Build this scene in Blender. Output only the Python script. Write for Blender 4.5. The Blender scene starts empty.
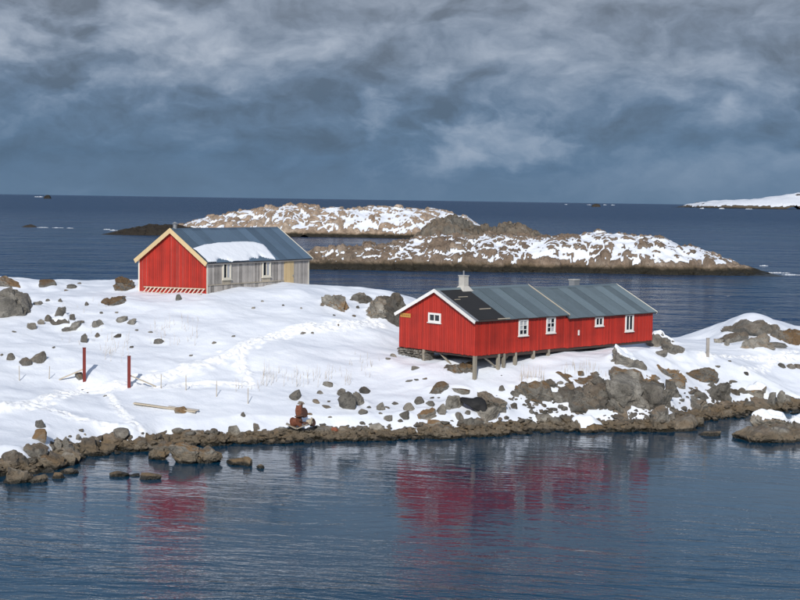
import bpy, math, random
import numpy as np
from mathutils import Vector, Matrix

# ------------------------------------------------------------------ camera, sky, sun
F = 1400.0; H = 14.7                      # focal length in photo pixels (800 wide), eye height over the sea
PITCH = math.atan(100 / F); ROLL = math.radians(0.86)
scene = bpy.context.scene
col = scene.collection
cam_d = bpy.data.cameras.new('camera'); cam = bpy.data.objects.new('camera', cam_d); col.objects.link(cam)
cam_d.sensor_width = 36; cam_d.lens = 36 * F / 800; cam_d.clip_start = 0.5; cam_d.clip_end = 200000
_R = Vector((1, 0, 0)); _Fw = Vector((0, math.cos(PITCH), -math.sin(PITCH))); _U = Vector((0, math.sin(PITCH), math.cos(PITCH)))
_c, _s = math.cos(ROLL), math.sin(ROLL)
_r2 = _R * _c + _U * _s; _u2 = -_R * _s + _U * _c
m = Matrix((_r2, _u2, -_Fw)).transposed().to_4x4(); m.translation = (0, 0, H)
cam.matrix_world = m
scene.camera = cam
scene.render.resolution_x = 1024; scene.render.resolution_y = 768
scene.view_settings.view_transform = 'Standard'; scene.view_settings.look = 'None'
scene.view_settings.exposure = 0.0; scene.view_settings.gamma = 1.0

SUN_EL = math.radians(33); SUN_AZ = math.atan2(-0.14, -0.99)      # direction towards the sun: behind the camera, to the left
sun_dir = Vector((math.sin(SUN_AZ) * math.cos(SUN_EL), math.cos(SUN_AZ) * math.cos(SUN_EL), math.sin(SUN_EL)))
sd_ = bpy.data.lights.new('sun', 'SUN'); sd_.energy = 3.3; sd_.angle = math.radians(0.5); sd_.color = (1.0, 0.965, 0.91)
sun = bpy.data.objects.new('sun', sd_); col.objects.link(sun)
sun.rotation_euler = sun_dir.to_track_quat('Z', 'Y').to_euler(); sun.location = (-60, -150, 110)

world = bpy.data.worlds.new('World'); scene.world = world; world.use_nodes = True
def build_world():
    nt = world.node_tree; N = nt.nodes; L = nt.links; N.clear()
    def nd(t, **k):
        n = N.new(t)
        for a, b in k.items(): setattr(n, a, b)
        return n
    out = nd('ShaderNodeOutputWorld')
    sky = nd('ShaderNodeTexSky', sky_type='NISHITA', sun_disc=False, sun_elevation=SUN_EL, sun_rotation=SUN_AZ)
    bg1 = nd('ShaderNodeBackground'); bg1.inputs['Strength'].default_value = 0.12
    L.new(sky.outputs[0], bg1.inputs['Color'])
    tc = nd('ShaderNodeTexCoord')
    def vm(op, a, b=None):
        n = nd('ShaderNodeVectorMath', operation=op)
        for i, v in enumerate((a, b)):
            if v is None: continue
            if isinstance(v, (tuple, list)): n.inputs[i].default_value = v
            else: L.new(v, n.inputs[i])
        return n
    def ma(op, a, b=None, c=None, clamp=False):
        n = nd('ShaderNodeMath', operation=op, use_clamp=clamp)
        for i, v in enumerate((a, b, c)):
            if v is None: continue
            if isinstance(v, (int, float)): n.inputs[i].default_value = v
            else: L.new(v, n.inputs[i])
        return n.outputs[0]
    def noise(vec, sc, det=6, rough=0.5, dist=0.0):
        n = nd('ShaderNodeTexNoise'); L.new(vec, n.inputs['Vector'])
        n.inputs['Scale'].default_value = sc; n.inputs['Detail'].default_value = det
        n.inputs['Roughness'].default_value = rough; n.inputs['Distortion'].default_value = dist
        return n
    D = vm('NORMALIZE', tc.outputs['Generated']).outputs[0]
    warp = noise(vm('MULTIPLY', D, (9, 9, 20)).outputs[0], 1.0, 5, 0.55)
    w = vm('MULTIPLY', vm('SUBTRACT', warp.outputs['Color'], (0.5, 0.5, 0.5)).outputs[0], (0.07, 0.07, 0.045)).outputs[0]
    W = vm('ADD', D, w).outputs[0]
    sep = nd('ShaderNodeSeparateXYZ'); L.new(W, sep.inputs[0])
    x, z = sep.outputs['X'], sep.outputs['Z']
    # vertical tone of the cloud deck: blue rain curtain low down, grey deck above
    ramp = nd('ShaderNodeValToRGB'); L.new(ma('MULTIPLY', ma('ABSOLUTE', z), 3.0, clamp=True), ramp.inputs[0])
    cr = ramp.color_ramp; cr.elements[0].position = 0.0; cr.elements[0].color = (.088, .155, .250, 1)
    cr.elements[1].position = 1.0; cr.elements[1].color = (.25, .295, .375, 1)
    for p, c in ((.09, (.072, .140, .242, 1)), (.20, (.094, .152, .245, 1)), (.30, (.140, .184, .258, 1)), (.44, (.190, .224, .285, 1))):
        e = cr.elements.new(p); e.color = c
    n1 = noise(vm('MULTIPLY', W, (12, 12, 22)).outputs[0], 1.0, 8, 0.52, 0.1)
    n2 = noise(vm('MULTIPLY', W, (30, 30, 52)).outputs[0], 1.0, 6, 0.58, 0.1)
    sh = vm('ADD', W, (.004, 0, -.010)).outputs[0]
    n1s = noise(vm('MULTIPLY', sh, (12, 12, 22)).outputs[0], 1.0, 8, 0.52, 0.1); n2s = noise(vm('MULTIPLY', sh, (30, 30, 52)).outputs[0], 1.0, 6, 0.58, 0.1)
    # lumps seen in this part of the sky, as (pixel x, pixel y, half width, half height, gain)
    lumps = [(-10, 45, 150, 40, .34), (205, 60, 110, 40, .15), (378, 112, 24, 24, .36), (490, 138, 85, 26, .50), (520, 62, 130, 26, .20),
             (650, 108, 110, 36, .20), (430, 15, 90, 30, .14), (640, 138, 130, 12, -.20), (330, 135, 90, 22, -.14), (720, 172, 190, 26, .22), (120, 160, 260, 28, -.10), (790, 70, 120, 60, .05)]
    tot = None
    for (px, py, sx, sy, g) in lumps:
        cx = (px - 400) / F; cz = (194.3 + 0.0150 * px - py) / F
        dx = ma('DIVIDE', ma('SUBTRACT', x, cx), sx / F); dz = ma('DIVIDE', ma('SUBTRACT', z, cz), sy / F)
        e = ma('EXPONENT', ma('MULTIPLY', ma('ADD', ma('MULTIPLY', dx, dx), ma('MULTIPLY', dz, dz)), -1.0))
        sy_ = nd('ShaderNodeSeparateXYZ'); L.new(D, sy_.inputs[0])
        e = ma('MULTIPLY', e, ma('GREATER_THAN', sy_.outputs['Y'], 0.0))
        if g > .3:                # billowing edge
            q_ = ma('ADD', e, ma('ADD', ma('MULTIPLY', ma('SUBTRACT', n1.outputs['Fac'], .5), 1.5), ma('MULTIPLY', ma('SUBTRACT', n2.outputs['Fac'], .5), .9)))
            rm_ = nd('ShaderNodeMapRange', interpolation_type='SMOOTHSTEP'); L.new(q_, rm_.inputs['Value'])
            rm_.inputs['From Min'].default_value = .12; rm_.inputs['From Max'].default_value = 1.0
            e = ma('MULTIPLY', rm_.outputs[0], ma('POWER', e, .3))
        e = ma('MULTIPLY', e, g)
        tot = e if tot is None else ma('ADD', tot, e)
    nn = ma('ADD', ma('MULTIPLY', ma('SUBTRACT', n1.outputs['Fac'], 0.5), 1.65), ma('MULTIPLY', ma('SUBTRACT', n2.outputs['Fac'], 0.5), 0.55))
    relief = ma('ADD', ma('MULTIPLY', ma('SUBTRACT', n1.outputs['Fac'], n1s.outputs['Fac']), 1.35), ma('MULTIPLY', ma('SUBTRACT', n2.outputs['Fac'], n2s.outputs['Fac']), .55))
    nn = ma('ADD', nn, relief)
    # the rain curtain near the horizon is nearly smooth
    mr = nd('ShaderNodeMapRange', interpolation_type='SMOOTHSTEP'); L.new(z, mr.inputs['Value'])
    mr.inputs['From Min'].default_value = 0.0; mr.inputs['From Max'].default_value = 0.085
    mr.inputs['To Min'].default_value = 0.14; mr.inputs['To Max'].default_value = 1.0
    nn = ma('MULTIPLY', nn, mr.outputs[0])
    gain = ma('ADD', ma('ADD', 1.0, tot), nn)
    gain = ma('MAXIMUM', gain, 0.68)
    # bright lumps turn greyer
    gfac = ma('MULTIPLY', ma('SUBTRACT', gain, 1.0), 0.75, clamp=True)
    grey = nd('ShaderNodeMixRGB', blend_type='MIX'); L.new(gfac, grey.inputs[0]); L.new(ramp.outputs[0], grey.inputs[1]); grey.inputs[2].default_value = (.225, .238, .262, 1)
    sc = vm('SCALE', grey.outputs[0]); L.new(gain, sc.inputs['Scale'])
    bg2 = nd('ShaderNodeBackground'); L.new(sc.outputs[0], bg2.inputs['Color']); bg2.inputs['Strength'].default_value = 1.18
    mix = nd('ShaderNodeMixShader')
    # the cloud bank stands over the horizon; higher up it breaks and blue shows between the clouds
    sepd = nd('ShaderNodeSeparateXYZ'); L.new(D, sepd.inputs[0])
    hi = nd('ShaderNodeMapRange', interpolation_type='SMOOTHSTEP'); L.new(sepd.outputs['Z'], hi.inputs['Value'])
    hi.inputs['From Min'].default_value = .13; hi.inputs['From Max'].default_value = .28
    n3 = noise(vm('MULTIPLY', D, (3.2, 3.2, 5)).outputs[0], 1.0, 6, 0.55, 0.2)
    gap = nd('ShaderNodeMapRange', interpolation_type='SMOOTHSTEP'); L.new(n3.outputs['Fac'], gap.inputs['Value'])
    gap.inputs['From Min'].default_value = .66; gap.inputs['From Max'].default_value = .44
    L.new(ma('SUBTRACT', .96, ma('MULTIPLY', ma('MULTIPLY', hi.outputs[0], gap.outputs[0]), .92)), mix.inputs[0])
    L.new(bg1.outputs[0], mix.inputs[1]); L.new(bg2.outputs[0], mix.inputs[2])
    L.new(mix.outputs[0], out.inputs['Surface'])
build_world()

# ------------------------------------------------------------------ helpers
rnd = random.Random(7)
def ray(px, py):
    x = (px - 400) / F; y = (300 - py) / F
    x, y = _c * x - _s * y, _s * x + _c * y
    return np.array([x, math.cos(PITCH) + y * math.sin(PITCH), -math.sin(PITCH) + y * math.cos(PITCH)])
def P(px, py, d):
    r = ray(px, py); r = r / r[1] * d
    return np.array([r[0], r[1], H + r[2]])
def PZ(px, py, z=0.0):
    r = ray(px, py); t = (z - H) / r[2]
    return np.array([0, 0, H]) + r * t
def proj(p):
    v = np.array(p, float) - np.array([0, 0, H])
    cp, sp = math.cos(PITCH), math.sin(PITCH)
    zf = v[1] * cp - v[2] * sp; y = (v[1] * sp + v[2] * cp) / zf; x = v[0] / zf
    return 400 + F * (_c * x + _s * y), 300 - F * (-_s * x + _c * y)

_rs = np.random.RandomState(11)
_perm = np.concatenate([_rs.permutation(256)] * 3); _val = _rs.rand(256) * 2 - 1
def vnoise(x, y, z=None, seed=0):
    x = np.asarray(x, float) + seed * 17.13; y = np.asarray(y, float) + seed * 5.71
    z = np.zeros_like(x) + seed * 3.3 if z is None else np.asarray(z, float) + seed * 3.3
    xi, yi, zi = np.floor(x).astype(int), np.floor(y).astype(int), np.floor(z).astype(int)
    fx, fy, fz = x - xi, y - yi, z - zi
    fx, fy, fz = [f * f * f * (f * (f * 6 - 15) + 10) for f in (fx, fy, fz)]
    xi &= 255; yi &= 255; zi &= 255
    def g(a, b, c): return _val[_perm[_perm[_perm[(xi + a) & 255] + ((yi + b) & 255)] + ((zi + c) & 255)]]
    def lp(a, b, t): return a + (b - a) * t
    return lp(lp(lp(g(0,0,0), g(1,0,0), fx), lp(g(0,1,0), g(1,1,0), fx), fy), lp(lp(g(0,0,1), g(1,0,1), fx), lp(g(0,1,1), g(1,1,1), fx), fy), fz)
def fbm(x, y, z=None, oct=4, seed=0, gain=0.5, ridged=False):
    a, t, f = 1.0, 0, 1.0; s = 0
    for o in range(oct):
        n = vnoise(x * f, y * f, None if z is None else z * f, seed + o * 7)
        if ridged: n = 1 - 2 * np.abs(n)
        t = t + a * n; s += a; a *= gain; f *= 2.03
    return t / s
def sstep(a, b, x):
    t = np.clip((x - a) / (b - a), 0, 1); return t * t * (3 - 2 * t)
def cells(x, y, seed=0):
    """Worley: distance to nearest cell point, cell-edge distance and a cell value"""
    xi, yi = np.floor(x).astype(int), np.floor(y).astype(int)
    f1 = np.full(x.shape, 9.); f2 = np.full(x.shape, 9.); v = np.zeros(x.shape); gx = np.zeros(x.shape); gy = np.zeros(x.shape)
    for a in (-1, 0, 1):
        for b in (-1, 0, 1):
            cx, cy = xi + a, yi + b
            h = _perm[_perm[(cx + seed * 31) & 255] + (cy & 255)]; h2 = _perm[h + 57]; h3 = _perm[h + 131]
            dx = cx + (h / 255.) - x; dy = cy + (h2 / 255.) - y
            d = np.hypot(dx, dy); near = d < f1
            f2 = np.where(near, f1, np.minimum(f2, d)); v = np.where(near, h3 / 255., v); gx = np.where(near, dx, gx); gy = np.where(near, dy, gy)
            f1 = np.where(near, d, f1)
    return f1, f2 - f1, v, gx, gy

def mesh_obj(name, verts, faces, mat, parent=None, smooth=False, loc=None):
    me = bpy.data.meshes.new(name); me.from_pydata([tuple(v) for v in verts], [], faces)
    if smooth: me.polygons.foreach_set('use_smooth', [True] * len(me.polygons))
    me.materials.append(mat); me.update()
    return link(name, me, parent, loc)
def link(name, me, parent=None, loc=None):
    o = bpy.data.objects.new(name, me); col.objects.link(o)
    if parent is not None: o.parent = parent
    if loc is not None: o.location = loc
    return o
def empty(name, loc, rz=0):
    o = bpy.data.objects.new(name, None); col.objects.link(o); o.location = loc; o.rotation_euler = (0, 0, rz); o.empty_display_size = .3
    return o
def tag(o, label=None, cat=None, group=None, kind=None):
    if label: o['label'] = label
    if cat: o['category'] = cat
    if group: o['group'] = group
    if kind: o['kind'] = kind
    return o
BF = [(0,3,2,1),(4,5,6,7),(0,1,5,4),(1,2,6,5),(2,3,7,6),(3,0,4,7)]
class MB:
    def __init__(s): s.v = []; s.f = []
    def add(s, v, f):
        b = len(s.v); s.v += [tuple(p) for p in v]; s.f += [tuple(i + b for i in q) for q in f]; return s
    def box(s, a, b):
        (x0,y0,z0),(x1,y1,z1) = a, b
        return s.add([(x0,y0,z0),(x1,y0,z0),(x1,y1,z0),(x0,y1,z0),(x0,y0,z1),(x1,y0,z1),(x1,y1,z1),(x0,y1,z1)], BF)
    def beam(s, p, q, w, h=None, up=(0,0,1)):
        p, q = Vector(p), Vector(q); h = h or w; d = (q - p).normalized(); u = Vector(up)
        if abs(d.dot(u)) > .95: u = Vector((0,1,0))
        a = d.cross(u).normalized() * w / 2; b = a.cross(d).normalized() * h / 2
        return s.add([p-a-b, p+a-b, p+a+b, p-a+b, q-a-b, q+a-b, q+a+b, q-a+b], [(0,3,2,1),(4,5,6,7),(0,1,5,4),(1,2,6,5),(2,3,7,6),(3,0,4,7)])
    def cyl(s, p, q, r0, r1=None, n=12):
        p, q = Vector(p), Vector(q); r1 = r0 if r1 is None else r1; d = (q - p).normalized()
        u = Vector((0,0,1)) if abs(d.z) < .9 else Vector((1,0,0)); a = d.cross(u).normalized(); b = d.cross(a)
        v = []
        for c, r in ((p, r0), (q, r1)):
            for k in range(n): t = 2 * math.pi * k / n; v.append(c + a * math.cos(t) * r + b * math.sin(t) * r)
        f = [(k, (k+1) % n, n + (k+1) % n, n + k) for k in range(n)] + [tuple(range(n))[::-1], tuple(range(n, 2*n))]
        return s.add(v, f)
    def build(s, name, mat, parent=None, loc=None, smooth=False): return mesh_obj(name, s.v, s.f, mat, parent, smooth, loc)

# ------------------------------------------------------------------ materials
class NT:
    def __init__(s, name):
        s.m = bpy.data.materials.new(name); s.m.use_nodes = True; s.t = s.m.node_tree; s.N = s.t.nodes; s.L = s.t.links; s.N.clear()
        s.out = s.N.new('ShaderNodeOutputMaterial'); s.b = s.N.new('ShaderNodeBsdfPrincipled'); s.L.new(s.b.outputs[0], s.out.inputs[0])
    def set(s, n, k, v):
        if v is None: return
        if hasattr(v, 'is_output'): s.L.new(v, n.inputs[k])
        else: n.inputs[k].default_value = v
    def n(s, t, ins=None, **k):
        n = s.N.new(t)
        for a, b in k.items(): setattr(n, a, b)
        for a, b in (ins or {}).items(): s.set(n, a, b)
        return n
    def pos(s): return s.n('ShaderNodeNewGeometry').outputs['Position']
    def obj(s): return s.n('ShaderNodeTexCoord').outputs['Object']
    def mul(s, v, t): return s.n('ShaderNodeVectorMath', {0: v, 1: t}, operation='MULTIPLY').outputs[0]
    def noise(s, v, sc, det=4, rough=.55, dist=0): return s.n('ShaderNodeTexNoise', {'Vector': v, 'Scale': sc, 'Detail': det, 'Roughness': rough, 'Distortion': dist}).outputs['Fac']
    def math(s, op, a, b=None, c=None, clamp=False): return s.n('ShaderNodeMath', {0: a, 1: b, 2: c}, operation=op, use_clamp=clamp).outputs[0]
    def mix(s, f, a, b, mode='MIX'):
        return s.n('ShaderNodeMixRGB', {0: f, 1: a, 2: b}, blend_type=mode).outputs[0]
    def ramp(s, f, stops):
        n = s.n('ShaderNodeValToRGB', {0: f}); cr = n.color_ramp
        cr.elements[0].position, cr.elements[0].color = stops[0][0], (*stops[0][1], 1)
        cr.elements[1].position, cr.elements[1].color = stops[-1][0], (*stops[-1][1], 1)
        for p, c in stops[1:-1]: cr.elements.new(p).color = (*c, 1)
        return n.outputs[0]
    def mr(s, v, a, b, c=0., d=1., smooth=True):
        return s.n('ShaderNodeMapRange', {'Value': v, 'From Min': a, 'From Max': b, 'To Min': c, 'To Max': d}, interpolation_type='SMOOTHSTEP' if smooth else 'LINEAR').outputs[0]
    def bump(s, h, strength=1., dist=.02, normal=None): return s.n('ShaderNodeBump', {'Strength': strength, 'Distance': dist, 'Height': h, 'Normal': normal}).outputs[0]
    def fin(s, color=None, rough=None, normal=None, metal=None, spec=None):
        s.set(s.b, 'Base Color', color); s.set(s.b, 'Roughness', rough); s.set(s.b, 'Normal', normal); s.set(s.b, 'Metallic', metal); s.set(s.b, 'Specular IOR Level', spec)
        return s.m
def c4(c): return (*c, 1)

def rock_nodes(t, tide=True, warm=.5, size=1., grey=1., weed=.24, tint=(1., 1., .97)):
    p = t.pos(); geo = t.n('ShaderNodeNewGeometry'); rn = t.n('ShaderNodeObjectInfo').outputs['Random']
    nz = t.n('ShaderNodeSeparateXYZ', {0: geo.outputs['Normal']}).outputs['Z']; z = t.n('ShaderNodeSeparateXYZ', {0: p}).outputs['Z']
    n1 = t.noise(p, 1.1 / size, 6, .6); n2 = t.noise(p, 6. / size, 5, .65); n3 = t.noise(p, .45 / size, 4, .6)
    g = lambda c: tuple(v * grey for v in c)
    base = t.ramp(n1, [(.28, g((.05, .045, .04))), (.43, g((.15, .138, .12))), (.57, g((.25, .232, .205))), (.72, g((.42, .40, .365)))])
    base = t.mix(t.math('MULTIPLY', t.math('SUBTRACT', n2, .35, clamp=True), 1.4, clamp=True), base, c4(g((.30, .285, .26))), 'MIX')
    # brown lichen and dead turf in patches, mostly on top faces
    wf = t.math('MULTIPLY', t.mr(t.math('ADD', t.math('MULTIPLY', nz, .25), n3), .52, .72), warm)
    base = t.mix(wf, base, c4((.21, .128, .062)))
    base = t.mix(t.math('MULTIPLY', t.mr(n2, .54, .66), .6), base, c4((.07, .064, .055)))
    hv = t.math('ADD', t.math('MULTIPLY', rn, .65), .5)
    base = t.mix(1., base, t.n('ShaderNodeCombineXYZ', {0: t.math('MULTIPLY', hv, tint[0]), 1: t.math('MULTIPLY', hv, tint[1]), 2: t.math('MULTIPLY', hv, tint[2])}).outputs[0], 'MULTIPLY')
    rough = .85
    if tide:
        zz = t.math('ADD', z, t.math('MULTIPLY', t.math('SUBTRACT', n1, .5), .5 * tide))
        base = t.mix(t.math('MULTIPLY', t.mr(zz, .75 * tide, .45 * tide), .58), base, t.mix(n2, c4((.20, .14, .08)), c4((.11, .088, .052))))
        base = t.mix(t.mr(zz, weed * tide, weed * .5 * tide), base, c4((.022, .019, .012)))
        rough = t.mr(zz, .05 * tide, .35 * tide, .35, .88)
    vor = t.n('ShaderNodeTexVoronoi', {'Vector': t.n('ShaderNodeVectorMath', {0: p, 1: t.n('ShaderNodeVectorMath', {0: t.n('ShaderNodeTexNoise', {'Vector': p, 'Scale': 1.5 / size}).outputs['Color'], 1: (.5, .5, .5)}, operation='MULTIPLY').outputs[0]}, operation='ADD').outputs[0], 'Scale': 1.3 / size}, feature='DISTANCE_TO_EDGE').outputs['Distance']
    crack = t.mr(vor, 0., .05, 0., 1.)
    h = t.math('ADD', t.math('ADD', t.math('MULTIPLY', n2, .13 * size), t.math('MULTIPLY', n1, .3 * size)), t.math('MULTIPLY', crack, .018 * size))
    return base, rough, h
def rock_material(name, **k):
    t = NT(name); base, rough, h = rock_nodes(t, **k)
    return t.fin(base, rough, t.bump(h, 1., 1.))
SNOW = (.83, .86, .905)
def snow_bump(t, p, amp=1.):
    return t.math('ADD', t.math('MULTIPLY', t.noise(t.mul(p, (1, 1, 1)), 1.3, 4, .5), .07 * amp), t.math('MULTIPLY', t.noise(p, 7., 4, .6), .018 * amp))
def snow_material(name):
    t = NT(name); p = t.pos()
    return t.fin(c4(SNOW), .65, t.bump(snow_bump(t, p), 1., 1.), spec=.3)
def ground_material(name, tide=1., size=1., warm=.5, amp=1., grey=1., weed=.24, tint=(1., 1., .97)):
    t = NT(name); p = t.pos(); base, rough, h = rock_nodes(t, tide=tide, size=size, warm=warm, grey=grey, weed=weed, tint=tint)
    a = t.n('ShaderNodeAttribute', attribute_name='snow').outputs['Fac']
    f = t.mr(t.math('ADD', a, t.math('MULTIPLY', t.math('SUBTRACT', t.noise(p, 3. / size, 4, .6), .5), .5)), .42, .58)
    # wind crust is a little greyer than fresh or churned snow
    tr = t.n('ShaderNodeAttribute', attribute_name='trod').outputs['Fac']; crust = t.noise(t.mul(p, (.22, .4, .4)), 1., 5, .6)
    sn = t.mix(t.mr(crust, .35, .68), c4((.70, .735, .80)), c4((.80, .83, .88))); sn = t.mix(tr, sn, c4((.90, .915, .94)))
    colr = t.mix(f, base, sn)
    rb = t.mix(f, rough if hasattr(rough, 'is_output') else (rough,) * 3 + (1,), (.65, .65, .65, 1))
    hh = t.math('ADD', t.math('MULTIPLY', snow_bump(t, p, amp), f), t.math('MULTIPLY', h, t.math('SUBTRACT', 1., f)))
    return t.fin(colr, rb, t.bump(hh, 1., 1.), spec=.3)
M = {}
M['ground'] = ground_material('snow_and_rock', warm=.55)
M['skerry'] = ground_material('skerry_snow_and_rock', tide=3.0, size=3.2, warm=.30, amp=3., grey=1.5, weed=.62, tint=(1.14, .98, .86))
M['skerry_dark'] = ground_material('dark_skerry_rock', tide=6., size=5., warm=.3, grey=.62)
M['reef'] = ground_material('dark_reef_rock', tide=None, size=20., warm=.1, grey=.16)
M['headland'] = ground_material('headland_snow', tide=24., size=40., warm=.2, amp=20., grey=.35)
M['rock'] = rock_material('shore_rock', warm=.45)
M['rock_grey'] = rock_material('grey_rock', warm=.12)
M['rock_brown'] = rock_material('brown_rock', warm=1.0)
M['rock_dark'] = rock_material('dark_rock', warm=.25, grey=.72)
M['snow'] = snow_material('snow')
def paint(name, c, rough=.6, var=.35, grain=(9, 9, .8), dirt=.4, metal=0.):
    t = NT(name); p = t.obj(); rn = t.n('ShaderNodeObjectInfo').outputs['Random']
    n1 = t.noise(t.mul(p, grain), 2., 5, .6); n2 = t.noise(t.pos(), .7, 4, .6)
    f = t.math('ADD', t.math('ADD', 1 - var * .5, t.math('MULTIPLY', rn, var)), t.math('MULTIPLY', t.math('SUBTRACT', t.math('ADD', n1, n2), 1.), dirt))
    v = t.n('ShaderNodeCombineXYZ', {0: f, 1: f, 2: f}).outputs[0]
    return t.fin(t.mix(1., c4(c), v, 'MULTIPLY'), rough, t.bump(n1, .5, .006), metal=metal)
M['red'] = paint('red_painted_boards', (.40, .024, .012), .62, .36, dirt=.75)
M['red_dark'] = paint('dark_red_paint', (.17, .022, .016), .7, .3)
M['grey_wood'] = paint('weathered_grey_boards', (.38, .35, .32), .85, .75, dirt=.9)
M['tan_wood'] = paint('fresh_tan_timber', (.62, .47, .26), .7, .15, dirt=.25)
M['pale_wood'] = paint('pale_weathered_timber', (.44, .38, .29), .8, .3, dirt=.5)
M['stilt'] = paint('stilt_timber', (.27, .24, .19), .85, .3, dirt=.6)
M['cream'] = paint('cream_trim_paint', (.72, .67, .56), .6, .15, dirt=.25)
M['white'] = paint('white_trim_paint', (.78, .77, .74), .5, .1, dirt=.2)
M['sign'] = paint('ochre_sign_board', (.50, .25, .05), .6, .1)
M['roof_blue'] = paint('blue_grey_corrugated_sheet', (.125, .185, .250), .45, .42, grain=(2, 2, 2), dirt=.25, metal=.45)
M['roof_grey'] = paint('grey_corrugated_sheet', (.160, .205, .225), .45, .55, grain=(2, 2, 2), dirt=.3, metal=.35)
M['felt'] = paint('black_roofing_felt', (.018, .018, .019), .85, .2)
M['dark'] = paint('dark_timber_and_floor_shade', (.05, .035, .03), .9, .2)
M['concrete'] = paint('pale_render', (.50, .48, .44), .85, .1, grain=(3, 3, 3))
M['metal_grey'] = paint('dull_zinc', (.30, .31, .32), .5, .1, grain=(3, 3, 3), metal=.4)
M['rust'] = paint('rusted_iron', (.155, .052, .027), .85, .5, grain=(6, 6, 6), dirt=1.6)
M['rust_dark'] = paint('dark_rusted_iron', (.075, .035, .024), .75, .3, grain=(6, 6, 6), dirt=1.)
M['black'] = paint('black_plastic', (.007, .007, .008), .75, .1)
M['grass'] = paint('dry_straw', (.40, .31, .18), .8, .3)
M['foam'] = paint('sea_foam', (.80, .83, .86), .8, .1, grain=(1, 1, 1))
t = NT('window_glass'); M['glass'] = t.fin((.012, .014, .018, 1), .06, spec=.6)
t = NT('net_curtain'); M['curtain'] = t.fin((.42, .43, .45, 1), .35)

def sea_material():
    t = NT('sea_water'); p = t.pos(); s = t.n('ShaderNodeSeparateXYZ', {0: p}); y = s.outputs['Y']; x = s.outputs['X']
    # open sea beyond the point, sheltered bay this side of it
    open_ = t.mr(t.math('ADD', y, t.math('MULTIPLY', t.math('ABSOLUTE', x), .18)), 100., 145.)
    warp = t.n('ShaderNodeTexNoise', {'Vector': p, 'Scale': .05, 'Detail': 3}).outputs['Color']
    pw = t.n('ShaderNodeVectorMath', {0: p, 1: t.mul(warp, (5, 5, 0))}, operation='ADD').outputs[0]
    pr = t.n('ShaderNodeVectorRotate', {'Vector': pw, 'Angle': .16}, rotation_type='Z_AXIS').outputs[0]
    # bay ripples: crests lie roughly across the view, calmer close under the land
    r1 = t.noise(t.mul(pr, (.22, .80, 1)), 1.0, 2, .5, .35)
    r2 = t.noise(t.mul(pr, (.7, 2.1, 1)), 1.0, 3, .55, .4)
    r3 = t.noise(t.mul(pw, (2.4, 4.5, 1)), 1.0, 2, .5, .3)
    patch = t.mr(t.noise(t.mul(p, (.05, .09, 1)), 1., 3, .5), .35, .68, .55, 1.3)
    lee = t.mr(y, 46., 70., 1.25, .28)
    bay = t.math('MULTIPLY', t.math('MULTIPLY', t.math('ADD', t.math('ADD', t.math('MULTIPLY', r1, .105), t.math('MULTIPLY', r2, .060)), t.math('MULTIPLY', r3, .018)), patch), lee)
    gust = t.mr(t.noise(t.mul(p, (.03, .02, 1)), 1., 5, .65), .3, .7, .35, 1.5)
    o1 = t.noise(t.mul(pw, (.10, .17, 1)), 1., 4, .62, .2)
    o2 = t.noise(t.mul(pw, (.55, .9, 1)), 1., 4, .6, .3)
    o0 = t.noise(t.mul(p, (.018, .045, 1)), 1., 5, .65, .2)
    o3 = t.noise(t.mul(p, (.012, .022, 1)), 1., 4, .6)
    opn = t.math('ADD', t.math('MULTIPLY', o0, 14.), t.math('MULTIPLY', t.math('ADD', t.math('MULTIPLY', o1, 5.0), t.math('MULTIPLY', o2, 1.1)), gust))
    h = t.math('ADD', t.math('MULTIPLY', bay, t.math('SUBTRACT', 1., open_)), t.math('MULTIPLY', opn, open_))
    colr = t.mix(open_, (.002, .033, .068, 1), (.004, .031, .092, 1))
    # deeper and paler drifts
    colr = t.mix(t.math('MULTIPLY', t.mr(o3, .42, .62), open_), colr, (.004, .036, .092, 1))
    m = t.fin(colr, t.math('ADD', t.math('MULTIPLY', open_, .12), t.mr(y, 150., 1600., .06, .26)), t.bump(h, 1., 1.), spec=.5); t.b.inputs['IOR'].default_value = 1.38
    return m
M['sea'] = sea_material()

# ------------------------------------------------------------------ sea
def make_sea():
    xs = [-60000, -8000, -1500, -300, -80, 80, 300, 1500, 8000, 60000]; ys = [-3000, -200, 20, 60, 100, 150, 300, 700, 3000, 12000, 90000]
    v = [(a, b, 0) for b in ys for a in xs]; n = len(xs)
    f = [(j*n+i, j*n+i+1, (j+1)*n+i+1, (j+1)*n+i) for j in range(len(ys)-1) for i in range(n-1)]
    o = mesh_obj('sea', v, f, M['sea']); tag(o, 'dark blue rippled sea around the snowy point', 'sea', kind='structure')
make_sea()

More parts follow.
